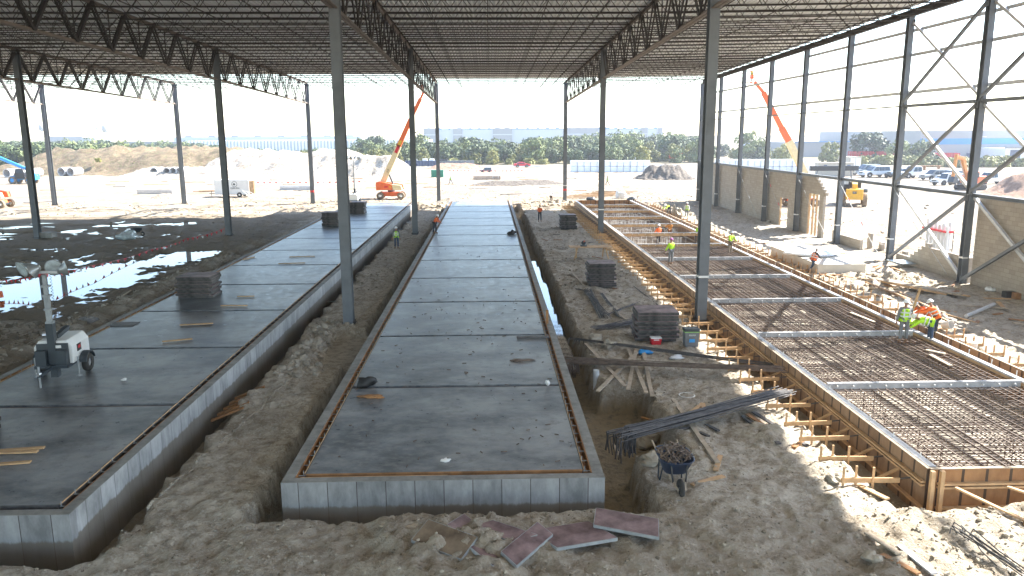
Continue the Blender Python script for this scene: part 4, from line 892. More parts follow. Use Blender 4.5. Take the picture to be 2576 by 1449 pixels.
# ================= boom lifts
def wheel(t,x,y,z,r,w,mt='dtyre',mr='chrome',axis='x'):
    MB().lathe([(r*.55,-w/2),(r*.93,-w/2),(r,-w*.35),(r,w*.35),(r*.93,w/2),(r*.55,w/2),(r*.55,-w/2)],(x,y,z),22,axis).build('tyre',mt,t,True)
    MB().lathe([(0,-w*.42),(r*.3,-w*.45),(r*.57,-w*.3),(r*.57,w*.3),(r*.3,w*.45),(0,w*.42)],(x,y,z),16,axis).build('rim',mr,t)
def boomlift(p,rz,lab,cp,sec,trz=0,basket=True,bd=1):
    """cp: points of the boom in local x,z ; sec: widths and paints"""
    t=thing('boom_lift',lab,'boom lift',p,rz)
    a=MB(); a.prism([(-1.5,.55),(-1.3,1.0),(1.3,1.0),(1.5,.55),(1.2,.4),(-1.2,.4)],-.75,.75); a.build('chassis','orange',t,bevel=.04)
    for x in (-1.45,1.45):
        for y in (-1.0,1.0): wheel(t,x,y,.5,.52,.42,axis='y')
        MB().box((x,0,.5),(.25,1.7,.25)).build('axle','dgray',t)
    MB().tube((0,0,.9),(0,0,1.2),.5,20).build('turntable','dgray',t)
    a=MB(); a.prism([(-2.0,1.25),(-2.05,2.35),(-1.5,2.5),(.1,2.15),(.35,1.3)],-1.05,-.35); a.build('engine_hood','orange',t,bevel=.06)
    a=MB(); a.prism([(-2.0,1.25),(-2.05,2.35),(-1.5,2.5),(1.6,2.0),(1.75,1.3)],.35,1.05); a.build('engine_hood','orange',t,bevel=.06)
    a=MB(); a.prism([(.35,1.3),(.2,2.12),(1.5,1.95),(1.7,1.3)],-1.05,-.45); a.build('tank_hood','cream',t,bevel=.05)
    MB().box((-.6,-1.06,1.75),(.5,.02,.22)).build('warning_sticker','red',t); MB().box((.0,-1.06,1.75),(.25,.02,.22)).build('warning_sticker','yellow',t)
    MB().beam((-1.2,0,2.0),(cp[0][0],0,cp[0][1]+.3),.5,.5).build('boom_support','dgray',t); MB().tube((.5,0,1.6),((cp[0][0]*2+cp[1][0])/3,0,(cp[0][1]*2+cp[1][1])/3),.12,10).build('lift_cylinder','dgray',t)
    for i,(w_,m_) in enumerate(sec):
        A,B_=cp[i],cp[i+1]; MB().beam((A[0],0,A[1]),(B_[0],0,B_[1]),w_*.8,w_).build('boom_section',m_,t,bevel=.02)
    if basket:
        x,z=cp[-1]; bx=x-.2*bd; b=thing('platform','','',(0,0,0)) if 0 else None
        MB().box((x+bd*1.0,0,z-.1),(1.8,.95,.08)).build('platform_floor','orange',t)
        mb=MB()
        for X_ in (.1,1.0,1.9):
            for y in (-.46,.46): mb.tube((x+bd*X_,y,z-.1),(x+bd*X_,y,z+1.0),.022,6)
        for zz in (.45,1.0):
            mb.path([(x+bd*.1,-.46,z+zz),(x+bd*1.9,-.46,z+zz),(x+bd*1.9,.46,z+zz),(x+bd*.1,.46,z+zz),(x+bd*.1,-.46,z+zz)],.022,6)
        mb.build('guard_rail','orange',t); MB().box((x+bd*.35,0,z+.6),(.3,.6,.5)).build('control_box','orange',t)
    return t
def loc2(px,Y): q=AY(*px,Y); return q
g=G(985,500,0); Yb=g.y
def cpx(pts,X0): return [((AY(*p,Yb)).x-X0,(AY(*p,Yb)).z) for p in pts]
c=cpx([(962,462),(1003,368),(1033,300),(1058,248),(1066,238)],g.x)
bl_=boomlift((g.x,g.y,0),0,'orange boom lift with cream lower boom standing beyond the middle slab',c[:4]+[(c[3][0]+.5,c[3][1]+1.0)],[(.75,'cream'),(.62,'orange'),(.5,'orange'),(.3,'orange')],bd=-1)
def arrow(t,A,B_,w_,m_,txt,u,v,tm):
    A,B_=Vector((A[0],-w_*.42,A[1])),Vector((B_[0],-w_*.42,B_[1])); d=(B_-A); an=math.atan2(d.z,d.x); q=A+d*u; MB().box((0,0,0),(v,.02,w_*.55)).build('sticker',m_,t,loc=q).rotation_euler=(0,-an,0)
    if txt: o=text(txt,w_*.45,tm,t,q+Vector((0,-.02,0)),(R(90),0,0)); o.rotation_euler=Euler((R(90),0,0)).to_matrix().to_4x4().to_euler(); o.matrix_local=Matrix.Translation(q+Vector((0,-.02,0)))@Matrix.Rotation(-an,4,'Y')@Matrix.Rotation(R(90),4,'X')
arrow(bl_,c[0],c[1],.75,'red','HERTZ' if 0 else '',.93,1.2,'white'); arrow(bl_,c[1],c[2],.75,'yellow','',.1,.9,'white'); arrow(bl_,c[0],c[1],.75,'cream','SKYJACK' if 0 else 'JLG',.35,.1,'black')
# second lift outside the right wall; its cage hangs at the roof edge
g=Vector((38.5,95.5,0)); Yb=g.y
c2=[((AY(*p,Yb)).x-g.x,(AY(*p,Yb)).z) for p in [(2040,470),(1984,355),(1966,322),(1920,232),(1898,206)]]
b2=boomlift((g.x,g.y,0),0,'orange boom lift outside the block wall with its cage raised to the roof edge',c2[:4]+[(c2[4][0],c2[4][1])],[(.8,'cream'),(.7,'orange'),(.55,'orange'),(.35,'orange')],bd=-1)
pq=Vector((g.x+c2[4][0]-.35,g.y,c2[4][1]-.06)); person(None,0,1.3,'person in lime vest standing in the raised lift cage at the roof edge','vest_o','darkj','lime',loc=pq,arms=((60,10,40),(60,10,40)),belt=False)
q=G(12,522,0); boomlift((q.x-1.3,q.y,0),0,'yellow orange machine cut by the left photo edge',[(-1,2.4),(-4,7),(-6,9)],[(.6,'cream'),(.5,'orange')],basket=False)
# ================= telehandlers, excavator
def telehandler(p,rz,lab,mp,boom,s=1):
    t=thing('telehandler',lab,'telehandler',p,rz); t.scale=(s,)*3
    for x in (-1.5,1.6):
        for y in (-1.05,1.05): wheel(t,x,y,.72,.74,.52,mr='dtyre' if mp=='yellow' else mp,axis='y')
    a=MB(); a.prism([(-2.4,.75),(-2.5,1.7),(-1.9,1.95),(2.3,1.5),(2.5,.8)],-.5,.5); a.build('chassis',mp,t,bevel=.05)
    MB().box((-2.35,0,1.3),(.5,1.7,1.1)).build('counterweight',mp,t,bevel=.06); MB().box((-2.61,0,1.5),(.02,.4,.25)).build('sticker','black',t); text('CAT',.18,'white',t,(-2.63,0,1.5),(R(90),0,R(-90)))
    a=MB(); a.prism([(-.9,1.0),(-.9,2.1),(-.6,2.9),(.7,2.9),(1.0,1.9),(1.0,1.0)],.52,1.35); a.build('cab','black',t,bevel=.03)
    MB().box((.02,.94,2.4),(1.2,.86,.62)).build('cab_window','glass',t); MB().box((-.78,.94,2.35),(.12,.6,.6)).build('rear_window','plastic',t)
    MB().box((.2,-.95,1.4),(1.8,.75,.75)).build('engine_box',mp if mp=='blue' else 'dgray',t,bevel=.05)
    A,B_,C_=boom; MB().beam((A[0],0,A[1]),(B_[0],0,B_[1]),.5,.55).build('boom',mp,t,bevel=.03); MB().beam((B_[0],0,B_[1]),(C_[0],0,C_[1]),.36,.4).build('boom_extension',mp,t,bevel=.02)
    MB().box((C_[0]+.1,0,C_[1]-.5),(.2,1.5,1.0)).build('carriage',mp if mp=='blue' else 'black',t)
    for y in (-.4,.4): MB().box((C_[0]+.8,y,C_[1]-.95),(1.3,.12,.05)).build('fork','dgray',t)
    return t
g=G(2160,518,0); telehandler((g.x,g.y+1.5,0),R(66),'yellow telehandler seen from behind on sunlit dirt outside the right wall','yellow',((-1.9,2.1),(2.6,2.5),(3.2,2.3)),1.15)
g=G(62,462,0); telehandler((g.x,g.y,0),R(180),'blue telehandler with raised boom before the pipes at the left','blue',((-2,2.2),(4.2,5.0),(7.2,6.9)),1.0)
def excavator(p,rz):
    t=thing('excavator','orange excavator with folded arm standing before the parked cars','excavator',p,rz)
    for y in (-1.2,1.2):
        a=MB(); P_=[(-1.6,.05),(1.6,.05),(2.0,.4),(1.7,.85),(-1.7,.85),(-2.0,.4)]; a.prism(P_,y-.3,y+.3); a.build('track','tyre',t,bevel=.05)
    MB().tube((0,0,.8),(0,0,1.1),.8,20).build('turntable','dgray',t); MB().box((-.6,0,1.65),(2.9,2.5,1.1)).build('engine_body','orange',t,bevel=.1); MB().box((.6,.75,2.1),(1.5,1.0,1.6)).build('cab','orange',t,bevel=.08); MB().box((.65,.76,2.4),(1.3,1.04,.8)).build('cab_window','glass',t)
    MB().beam((.9,-.1,1.6),(2.4,-.1,5.0),.45,.65).build('boom','orange2',t,bevel=.05); MB().beam((2.3,-.1,4.9),(4.1,-.1,5.2),.4,.55).build('boom','orange2',t,bevel=.05); MB().beam((4.0,-.1,5.6),(4.4,-.1,2.2),.3,.45).build('stick','orange2',t,bevel=.04); MB().tube((1.4,-.1,2.0),(3.0,-.1,4.4),.1,8).build('cylinder','chrome',t)
    a=MB(); a.prism([(4.1,2.2),(4.6,2.2),(4.9,1.4),(4.2,1.0),(3.7,1.5)],-.6,.4); a.build('bucket','dgray',t)
M['orange2']=mat('dusty_orange_paint',(.55,.22,.05),.55,.25)
g=G(2440,478,0); excavator((g.x,g.y,0),R(205))
# ================= vehicles
def car(px,rz,lab,paint,kind='suv',z=0,cat='car'):
    g=G(*px,z); t=thing('parked_car' if kind!='utv' else 'utility_cart',lab,cat,(g.x,g.y,0),rz,'cars parked beyond the right wall' if px[0]>1500 else None)
    L,Wd,Hc=4.8,1.9,1.78 
    if kind=='pickup': L=5.7;Hc=1.85
    if kind=='sedan': Hc=1.45; L=4.5
    h=L/2; b=.95
    lower=[(-h,.45),(-h,.95),(-h+.2,b+.08),(h-1.35,b+.08),(h-.25,b-.05),(h,.75),(h,.42)]
    a=MB(); a.prism(lower,-Wd/2,Wd/2); a.build('body',paint,t,bevel=.09)
    if kind=='pickup': c=[(-.55,b),(-.45,Hc-.05),(-.3,Hc),(.75,Hc),(1.5,b)]
    elif kind=='jeep': c=[(-h+.15,b),(-h+.2,Hc+.05),(.5,Hc+.05),(.85,b)]
    elif kind=='sedan': c=[(-h+.5,b),(-.9,Hc),(.4,Hc),(1.2,b)]
    else: c=[(-h+.12,b),(-h+.4,Hc),(.35,Hc),(1.25,b)]
    a=MB(); n=len(c); y0=Wd/2-.06; y1=Wd/2-.2; V=[(x,s*(y0 if zz<1.1 else y1),zz) for s in (-1,1) for x,zz in c]; a.add(V,[tuple(range(n-1,-1,-1)),tuple(range(n,2*n))]+[(i,(i+1)%n,n+(i+1)%n,n+i) for i in range(n)]); a.build('cabin',paint,t,bevel=.05)
    # windows: side panes and windscreen, slightly proud
    xs_=[c[0][0]+.25 if kind!='pickup' else -.42]+([] )
    xa=c[0][0]+(.22 if kind!='pickup' else .12); xb=c[-1][0]-.3; nw=3 if kind in('suv',) else 2; wd=(xb-xa)/nw
    for s in (-1,1):
        for i in range(nw):
            u0=xa+wd*i+.04; u1=xa+wd*(i+1)-.04; zt=Hc-.14; zb=b+.1
            def yy(z_): return s*(y0+(y1-y0)*(z_-b)/(Hc-b)+.015)
            ut=min(u1,c[-2][0]+.05) if i==nw-1 else u1; a=MB(); a.add([(u0,yy(zb),zb),(u1,yy(zb),zb),(ut,yy(zt),zt),(u0+(.1 if i==0 and kind!='jeep' else 0),yy(zt),zt)],[(0,1,2,3) if s<0 else (3,2,1,0)]); a.build('window','glass',t)
    (x1,z1),(x2,z2)=c[-1],c[-2]; a=MB(); a.add([(x1-.02,-y0+.12,z1+.07),(x1-.02,y0-.12,z1+.07),(x2+.06,y1-.08,z2-.06),(x2+.06,-y1+.08,z2-.06)],[(0,1,2,3)]); o=a.build('windscreen','glass',t); o.location=(.03,0,.02)
    if kind=='pickup': MB().box((-h+1.15,0,b+.075),(2.0,1.6,.03)).build('cargo_bed','black',t)
    for x in (-h+.95,h-.95):
        for y in (-Wd/2+.06,Wd/2-.06):
            wheel(t,x,y,.38,.40 if kind=='jeep' else .37,.25,'tyre','chrome' if kind!='jeep' else 'dgray','y')
            P_=[(x+.46*math.cos(R(20*i)),.40+.46*math.sin(R(20*i))) for i in range(10)]; a=MB(); ys_=y+(.09 if y>0 else -.09); a.prism(P_+[(x-.38,.40),(x+.38,.40)][:0],ys_-.012,ys_+.012); a.build('wheel_arch','black',t)
            # tyres must show in front of the dark arch
            t.children[-2].location.y=(.09 if y>0 else -.09); t.children[-3].location.y=(.09 if y>0 else -.09)
    for y in (-.68,.68): MB().box((h+.005,y,.8),(.04,.34,.16)).build('headlight','plastic',t); MB().box((-h-.005,y,.85),(.04,.2,.25)).build('tail_light','red',t)
    MB().box((h+.01,0,.78),(.03,.9,.2)).build('grille','black' if kind!='pickup' else 'gray',t); MB().box((h+.03,0,.5),(.1,Wd-.1,.16)).build('bumper','dgray' if kind!='suv' else paint,t); MB().box((-h-.02,0,.5),(.08,Wd-.1,.16)).build('bumper','dgray',t)
    if px[1]<450 and px[0]>1500: t.scale=(1.3,)*3
    elif px[0]>1500: t.scale=(1.12,)*3
    if kind=='jeep' and cat=='cart': t.scale=(.6,)*3
    return t
M['silver']=mat('silver_car_paint',(.55,.58,.62),.3,.05); M['silver2']=mat('gray_car_paint',(.22,.25,.28),.3,.05); M['tancar']=mat('bronze_car_paint',(.30,.29,.27),.35,.08)
car((2200,446),R(187),'silver estate car parked nearest the beige container','silver')
car((2178,441),R(187),'dark gray car hidden behind the silver estate','silver2')
car((2268,447),R(190),'gray car partly behind the second wall column','silver2','sedan')
car((2302,448),R(190),'white pickup truck left of the two tone car','white','pickup')
car((2350,453),R(192),'two tone gray and beige car with dark windows','tancar')
car((2392,455),R(192),'silver car behind the white square jeep','silver')
car((2382,466),R(192),'white boxy off road car nearest the camera','white','jeep')
car((2492,463),R(190),'white pickup truck right of the excavator','white','pickup')
car((1313,421),R(5),'small red car far off on the road before the trees','red','sedan')
car((1222,433),R(190),'small white utility cart far out in the yard','gray','jeep',cat='cart')
# ================= containers, trailer, bins
def container(px,w_,d,h,m_,lab,rz=0,name='container',cat='container',doors=True,corr=.25,px_=None):
    g=G(*px,0); t=thing(name,lab,cat,(g.x,g.y+d/2,0),rz); mb=MB(); n=int(w_/corr); P_=[]
    for i in range(n): x=-w_/2+w_*i/n; e=w_/n; P_+=[(x,0),(x+e*.25,0),(x+e*.4,.05),(x+e*.85,.05)]
    P_+=[(w_/2,0)]
    V=[(x,-d/2+y,z) for z in (.12,h) for x,y in P_]; k=len(P_); mb.add(V,[(i,i+1,k+i+1,k+i) for i in range(k-1)]); mb.box((0,.04,h/2+.06),(w_-.02,d-.2,h-.14)); mb.build('walls',m_,t)
    MB().box((0,0,h),(w_+.04,d+.04,.08)).build('roof_frame',m_,t); MB().box((0,0,.06),(w_+.04,d+.04,.12)).build('floor_frame',m_,t)
    return t
g=container((2103,443),8.0,2.5,2.7,'beige','long beige container standing before the silver parked car',R(4)) if 0 else None
M['beige']=mat('beige_container_paint',(.45,.40,.32),.6,.08)
c_=container((2103,443),7.2,2.6,2.75,'beige','long beige storage container beside the silver parked car',R(-6)); 
for x in (-2.2,2.6): MB().box((x,-1.33,2.1),(.7,.03,.5)).build('sign','navy',c_)
c_=container((2149,424),3.0,6,2.9,'beige','tall beige container with double doors behind the long one',R(4)); 
for x in (-.75,.75): MB().box((x,-3.04,1.4),(1.3,.04,2.5)).build('door','white',c_)
# wrapped bales
def bales(x0,x1,yb,n,hh,lab,layers=1,dep=2.4,grp=''):
    A=G(x0,yb,0);B_=G(x1,yb,0)
    for l in range(layers):
        for i in range(n):
            p=A.lerp(B_,(i+.5)/n); w_=(B_-A).length/n*.95; o=MB().box((0,dep/2,0),(w_,dep+rnd.uniform(-.2,.3),hh)).build('wrapped_bale','wrap',loc=(p.x,p.y+rnd.uniform(-.2,.2),hh/2+l*(hh+.03)),bevel=.14); o.rotation_euler=(0,0,rnd.uniform(-.04,.04)); tag(o,lab,'wrapped bale',grp)
bales(1436,1636,433,12,1.35,'white film wrapped bale in the row right of the far column',2,2.4,'wrapped bales right of the far column')
bales(1475,1600,408,8,1.7,'white film wrapped bale in the row before the trees',1,3,'wrapped bales before the trees')
bales(1803,2040,438,15,1.6,'white film wrapped bale in the row behind the block wall',2,2.4,'wrapped bales behind the block wall')
# enclosed trailer
g=G(588,496,0); t=thing('cargo_trailer','white enclosed trailer with round logo and open rear door','trailer',(g.x,g.y+1.2,0),R(-3))
MB().box((-.2,0,1.45),(5.2,2.2,2.2)).build('body','white',t,bevel=.04); MB().box((2.5,0,1.4),(.2,1.9,1.9)).build('open_doorway','woodor',t); MB().beam((2.45,-1.08,1.4),(3.3,-1.5,1.4),.05,1.95).build('rear_door','wood',t)
MB().box((2.62,-.4,.75),(.04,.8,.5)).build('stored_box','yellow',t); wheel(t,.9,-1.05,.34,.36,.24,'tyre','chrome','y'); wheel(t,.9,1.05,.34,.36,.24,'tyre','chrome','y')
MB().beam((-2.8,0,.42),(-4.0,0,.42),.12,.1).build('drawbar','dgray',t); MB().tube((-3.7,0,0.02),(-3.7,0,.9),.04,8).build('jack','dgray',t)
MB().lathe([(.36,0),(.42,0)],(.25,-1.108,1.9),24,'y').build('round_logo','dgray',t); MB().lathe([(0,0),(.2,0)],(.2,-1.108,1.88),4,'y').build('round_logo','dgray',t); text('OSBURN',.34,'dgray',t,(.3,-1.115,1.3),(R(90),0,0))
g=G(610,500,0)
t=thing('white_frame','white tubular ramp frame lying against the trailer','frame',(g.x+1.6,g.y-.5,0)); mb=MB()
for x in (0,.6,1.2): mb.tube((x-1.4,0,1.2-x*.2),(x,-.8,.1),.04,6)
mb.tube((-1.4,0,1.2),(-.2,0,.96),.04,6).tube((0,-.8,.1),(1.2,-.8,.1),.04,6); mb.build('tubes','white',t)
t=container((952,443),9.0,2.3,2.0,'cream','long cream yellow waste skip left of the orange boom lift',0,'waste_skip','skip',corr=.6); MB().box((-4.6,0,1.0),(.1,2.2,1.9)).build('end_door','yellow',t)
t=container((1060,418),9.5,2.4,1.5,'navy','dark blue waste skip behind the raised boom',0,'waste_skip','skip',corr=.8)
for x in (-2,1,3): MB().box((x,0,1.7),(1.4,1.6,.8)).build('rubbish','white' if x>0 else 'gray',t,bevel=.1)
t=container((1142,416),12,2.4,1.3,'gray','long gray waste skip right of the far middle column',0,'waste_skip','skip',corr=.8); MB().box((-3.6,0,1.5),(3.2,1.6,.7)).build('rubbish','black',t)
t=container((1100,446),2.6,1.6,1.5,'green','small green bin beside the far middle column',0,'waste_bin','bin')
t=container((1660,405),9.,3.,3.,'beige','beige site container far off before the trees',R(5)); MB().box((-1.,-1.56,1.5),(2.0,.05,2.6)).build('open_doorway','black',t)
g=G(1692,407,0); boomlift((g.x,g.y-4,0),.3,'folded orange lift beside the far site container',[(-1.5,2.2),(3.5,3.2),(5.0,2.5)],[(.6,'orange'),(.5,'orange')],basket=False)
# concrete pipes
i=0
for (x,y) in ((18,447),(50,446),(75,446),(155,443),(178,443),(388,443),(420,443),(436,443),(452,443)):
    g=G(x,y,0); o=MB().lathe([(.78,0),(.98,0),(.98,3.2),(.78,3.2),(.78,0)],(0,0,.98),24,'y').build('concrete_pipe','pipe',loc=(g.x,g.y,0),smooth=False); o.rotation_euler=(0,0,-.2); tag(o,'gray concrete pipe lying open end forward %s'%('at the far left' if x<200 else 'before the brown mound'),'pipe','concrete pipes %s'%('at the far left' if x<200 else 'before the mound'))
# mounds
def mound(A,B_,r,h,m_,lab,name='dirt_mound',rough=.35,cat='dirt mound'):
    cx,cy=(A[0]+B_[0])/2,(A[1]+B_[1])/2; L=abs(B_[0]-A[0])/2+r*1.3; D=abs(B_[1]-A[1])/2+r*1.3; nx_,ny_=90,44; X_,Y_=np.meshgrid(np.linspace(cx-L,cx+L,nx_),np.linspace(cy-D,cy+D,ny_)); d,t_=segd(X_,Y_,A,B_)
    q=d/r+.35*fbm(X_*.12*8/r,Y_*.12*8/r,3); Z=h*(1-ss(.0,1.,q))*(1+.25*fbm(X_*.2+3,Y_*.2,3))+rough*fbm(X_*1.1,Y_*1.1,4)*(q<1)*(h>1)+.12*fbm(X_*2.5,Y_*2.5,3)*(q<1)-.25*(q>=.98)
    v=np.stack([X_.ravel()-cx,Y_.ravel()-cy,Z.ravel()],1); f=[(j*nx_+i,j*nx_+i+1,(j+1)*nx_+i+1,(j+1)*nx_+i) for j in range(ny_-1) for i in range(nx_-1)]
    mb=MB(); mb.add([tuple(a) for a in v],f); o=mb.build(name,m_,loc=(cx,cy,0),smooth=True); return tag(o,lab,cat)
def soil(name,a,b,c,s=.25):
    m,n,bb,v=base(name); f=noise(n,v,s,7,.7); g_=noise(n,v,s*5,6,.75); o=ramp(n,f,[(.38,a),(.62,b)]); o=mix(n,ramp(n,g_,[(.5,0.),(.62,.8)]),o,c); n.links.new(o,bb.inputs['Base Color']); bb.inputs['Roughness'].default_value=.95; bumpn(n,bb,g_,1.,.5); M[name]=m
soil('brownsoil',(.12,.075,.045),(.28,.20,.125),(.09,.12,.03),.5); soil('caliche',(.36,.30,.23),(.56,.50,.42),(.22,.16,.11),.35); soil('redsoil',(.34,.19,.12),(.42,.27,.19),(.28,.17,.11),.6); soil('rubble',(.13,.10,.08),(.30,.26,.21),(.06,.05,.04),2.)
mound((-112,213),(-68,205),22,5.6,'brownsoil','long brown grassy spoil mound in the left background',rough=1.2)
mound((-58,196),(-34,192),16,5.3,'caliche','high pale caliche mound behind the trailer',rough=.7); mound((-78,186),(-62,184),8,1.8,'caliche','low pale caliche heap before the brown mound',rough=.6)
mound((-27,178),(-22,178),8,4.6,'caliche','pale mound flank sloping down right of the nearest left column',rough=.5)
mound((-13,213),(-5,213),5,1.5,'redsoil','reddish soil heaps beyond the boom lift',rough=.4); mound((33.3,157),(37,157),4.6,2.6,'rubble','gray brown rubble heap beyond the formwork',rough=.7)
mound((76,108),(84,108),8.5,3.4,'redsoil','reddish brown soil heap at the right photo edge',rough=.35); mound((-46,112),(-43,112),4.,.9,'caliche','small sunlit dirt heap left of the trailer',rough=.4)
mound((-5.5,104),(-4,103),2.4,.7,'caliche','small spoil heap at the boom lift wheels',rough=.3); mound((17,150),(19,150),3,.7,'caliche','low dirt heap in the yard right of centre',rough=.3)
mound((1,142),(10,144),4,.7,'rubble','low brown brush heap in the middle yard',rough=.5)
# ================= yard litter
yard=[]
for i in range(46):
    x,y=rnd.uniform(-75,26),rnd.uniform(106,165); w_,l=rnd.uniform(.1,.3),rnd.uniform(1.2,4.5)
    o=MB().box((0,0,.08),(l,w_,.1),rnd.uniform(-.5,.5)).build('scrap_lumber',rnd.choice(['woodpale','wood','gray','woodor']),loc=(x,y,gz(x,y))); tag(o,'scrap board lying in the sunlit yard','scrap lumber','scrap boards in the sunlit yard')
for (px,n,m_,lab) in (((390,488),5,'pipe','concrete beam in the pile left of the trailer'),((745,478),14,'girt','galvanized strut in the stack right of the trailer'),((1225,452),4,'rebar','rusty steel scrap in the far yard')):
    g=G(*px,0)
    for i in range(n): o=MB().box((0,0,.12+.24*(i%3)),(5.5,.2,.18),rnd.uniform(-.05,.05)).build('steel_beam' if m_!='pipe' else 'concrete_beam',m_,loc=(g.x,g.y+.35*(i//3),0)); tag(o,lab,'beam',lab+' group')
# frames standing about
for px,s,lab in (((662,468),.9,'white tubular rack standing beyond the trailer'),((1176,492),1.0,'white tubular rack left of the far vest worker'),((1240,452),1.0,'tall white tubular rack in the far yard')):
    g=G(*px,0); mb=MB()
    for x in (0,1.1*s):
        for y in (0,.8): mb.tube((x,y,0),(x,y,1.9*s),.035,6)
    for z in (.5,1.2,1.88): mb.path([(0,0,z*s),(1.1*s,0,z*s),(1.1*s,.8,z*s),(0,.8,z*s),(0,0,z*s)],.03,6)
    o=mb.build('storage_rack','girt',loc=(g.x,g.y,0)); tag(o,lab,'rack')
# pipe bundles in red straps behind the right wall
def pipebundle(y,x,n,lab,h=2.6):
    t=thing('pipe_bundle',lab,'pipe bundle',(x,y,0))
    for i in range(n): MB().tube((.3*(i%2)+rnd.uniform(-.05,.05),-1.4+.24*i,0),(.3*(i%2),-1.4+.24*i,h+rnd.uniform(-.35,.25)),.11,10).build('pipe','girt',t)
    for z in ((h-.55,) if h>2.3 else (.9,1.5)): MB().box((.15,-1.4+.12*n,z),(.62,.24*n+.1,.13)).build('strap','red',t)
pipebundle(54.3,31.8,12,'gray pipes strapped upright in red band behind the second wall column')
pipebundle(47.2,31.5,7,'gray pipes with two red straps behind the first wall column',2.2)
g=(30.2,49.5); t=thing('scaffold','blue gray scaffold frame behind the stepped wall','scaffold',(g[0],g[1],0))
for a in (0,3.0):
    for b in (0,.9): MB().tube((b,-a,0),(b,-a,2.4),.03,8).build('upright','dgray',t)
for z in (1.3,2.3):
    MB().tube((0,0,z),(0,-3,z),.025,8).build('ledger','girt',t); MB().tube((.9,0,z),(.9,-3,z),.025,8).build('ledger','girt',t)
MB().tube((0,0,.2),(0,-3,2.0),.02,6).build('cross_tube','girt',t); MB().tube((0,-3,.2),(0,0,2.0),.02,6).build('cross_tube','girt',t)
# pennant string over the puddle
def pennants(pts,n,lab):
    P_=[G(*a,z) for a,z in pts]; mb=MB(); mf=MB(); L=len(P_)-1
    def at(u): k=min(int(u*L),L-1); return P_[k].lerp(P_[k+1],u*L-k)+Vector((0,0,-.12*math.sin(math.pi*((u*L)%1))))
    t=thing('pennant_string',lab,'pennant string'); mb.path([at(i/n) for i in range(n+1)],.012,4); mb.build('cord','red',t)
    for i in range(n):
        a=at(i/n); b=at((i+.45)/n); c=(a+b)/2+Vector((rnd.uniform(-.06,.06),rnd.uniform(-.06,.06),-.24)); MB().add([a,b,c,a+Vector((0,.01,0)),b+Vector((0,.01,0)),c+Vector((0,.01,0))],[(0,1,2),(5,4,3),(0,3,4,1),(1,4,5,2),(2,5,3,0)]).build('pennant','red' if i%7 else 'white',t)
pennants([((0,705),.6),((95,690),.9),((230,668),.5),((380,628),.15),((470,600),.25),((565,575),1.0)],40,'sagging red pennant string crossing the big puddle to a column')
for a,b,lab in (((600,458),(930,455),'white pennant string across the far yard, left part'),((1120,428),(1330,428),'white pennant string across the far yard, right part')): pennants([(a,1.1),(b,1.1)],22,lab)
o=MB().box((0,0,.2),(1.1,.9,.5)).build('concrete_footing','ctop',loc=(G(122,596)),bevel=.02); tag(o,'pale concrete footing cube beside the far left column','footing')
o=MB().lathe([(.0,.6),(.15,.6),(.2,.56),(.24,.06),(.26,.0),(0,0)],(0,0,0),14).build('traffic_barrel','orange',loc=G(2,748)); o.scale=(.6,.6,.6); tag(o,'orange barrel cut by the left photo edge beside the puddle','barrel')
# things by the right wall
for px,m_,lab,nm in (((2540,748),'black','black case on dirt at the foot of the tall block wall','tool_case'),((2565,752),'woodor','brown box beside the black case at the wall','box')):
    g=GG(*px); o=MB().box((0,0,.17),(.7,.4,.34)).build(nm,m_,loc=g,bevel=.03); tag(o,lab,'case')
g=GG(2492,732); o=MB().lathe([(.16,.1),(.26,.02),(.3,.05),(.3,.12),(.24,.22),(.15,.2),(.16,.1)],(0,0,0),16).build('cable_coil','white',loc=g); tag(o,'white coil lying at the tall wall foot','coil')
o=MB().lathe([(0,0),(.15,0),(.19,.42),(.17,.42),(.14,.03),(0,.03)],(0,0,0),16).build('bucket','white',loc=GG(2445,886)-Vector((0,0,0)),smooth=False); tag(o,'white bucket in the rebar by the right formwork rail','bucket')
o=MB().lathe([(0,0),(.15,0),(.19,.42),(.17,.42),(.14,.03),(0,.03)],(0,0,0),16).build('bucket','white',loc=G(2372,818,.3)); o.rotation_euler=(1.3,0,.4); tag(o,'white bucket tipped behind the bent workers','bucket')
for p,q,lab in (((2330,880),(2378,890),'pale board left of its twin on the rebar grid'),((2340,892),(2392,920),'pale board lying nearest on the rebar grid'),((2140,786),(2200,810),'pale board lying on the third rebar grid')):
    P=G(*p,.47);Q=G(*q,.47);c=(P+Q)/2; o=MB().beam(P-c,Q-c,.14,.04).build('board','woodpale',loc=c); tag(o,lab,'board')
P=G(2268,812,1.0); o=MB().beam((0,0,0),(.5,.2,1.5),.09,.04).build('board','wood',loc=P+Vector((.45,.3,-.1))); tag(o,'pine board held upright by the worker with the logo vest','board')
for p,q,lab in (((2430,800),(2500,770),'gray pipe lying on dirt right of the formwork'),((1930,560),(2000,548),'pipe along the shaded foot of the far block wall')):
    P=GG(*p);Q=GG(*q);c=(P+Q)/2; o=MB().tube(P-c+Vector((0,0,.1)),Q-c+Vector((0,0,.1)),.09,10).build('pipe','girt',loc=c); tag(o,lab,'pipe')
o=MB().box((0,0,0),(3.6,1.2,.05),.5).build('plastic_sheet','plastic',loc=GG(2290,668)+Vector((0,0,.25))); o.rotation_euler=(.05,.12,0); tag(o,'pale sheet of plywood lying at the foot of the second wall column','sheet')
for i in range(5):
    P=Vector((-9.2+.02*i,24.5+.55*i,-.35)); o=MB().beam((0,0,0),(1.0,.25,.35),.16,.05).build('crate_board','woodor',loc=P); tag(o,'brown board of the crate sunk in the trench right of the left slab','board','boards sunk in the trench')
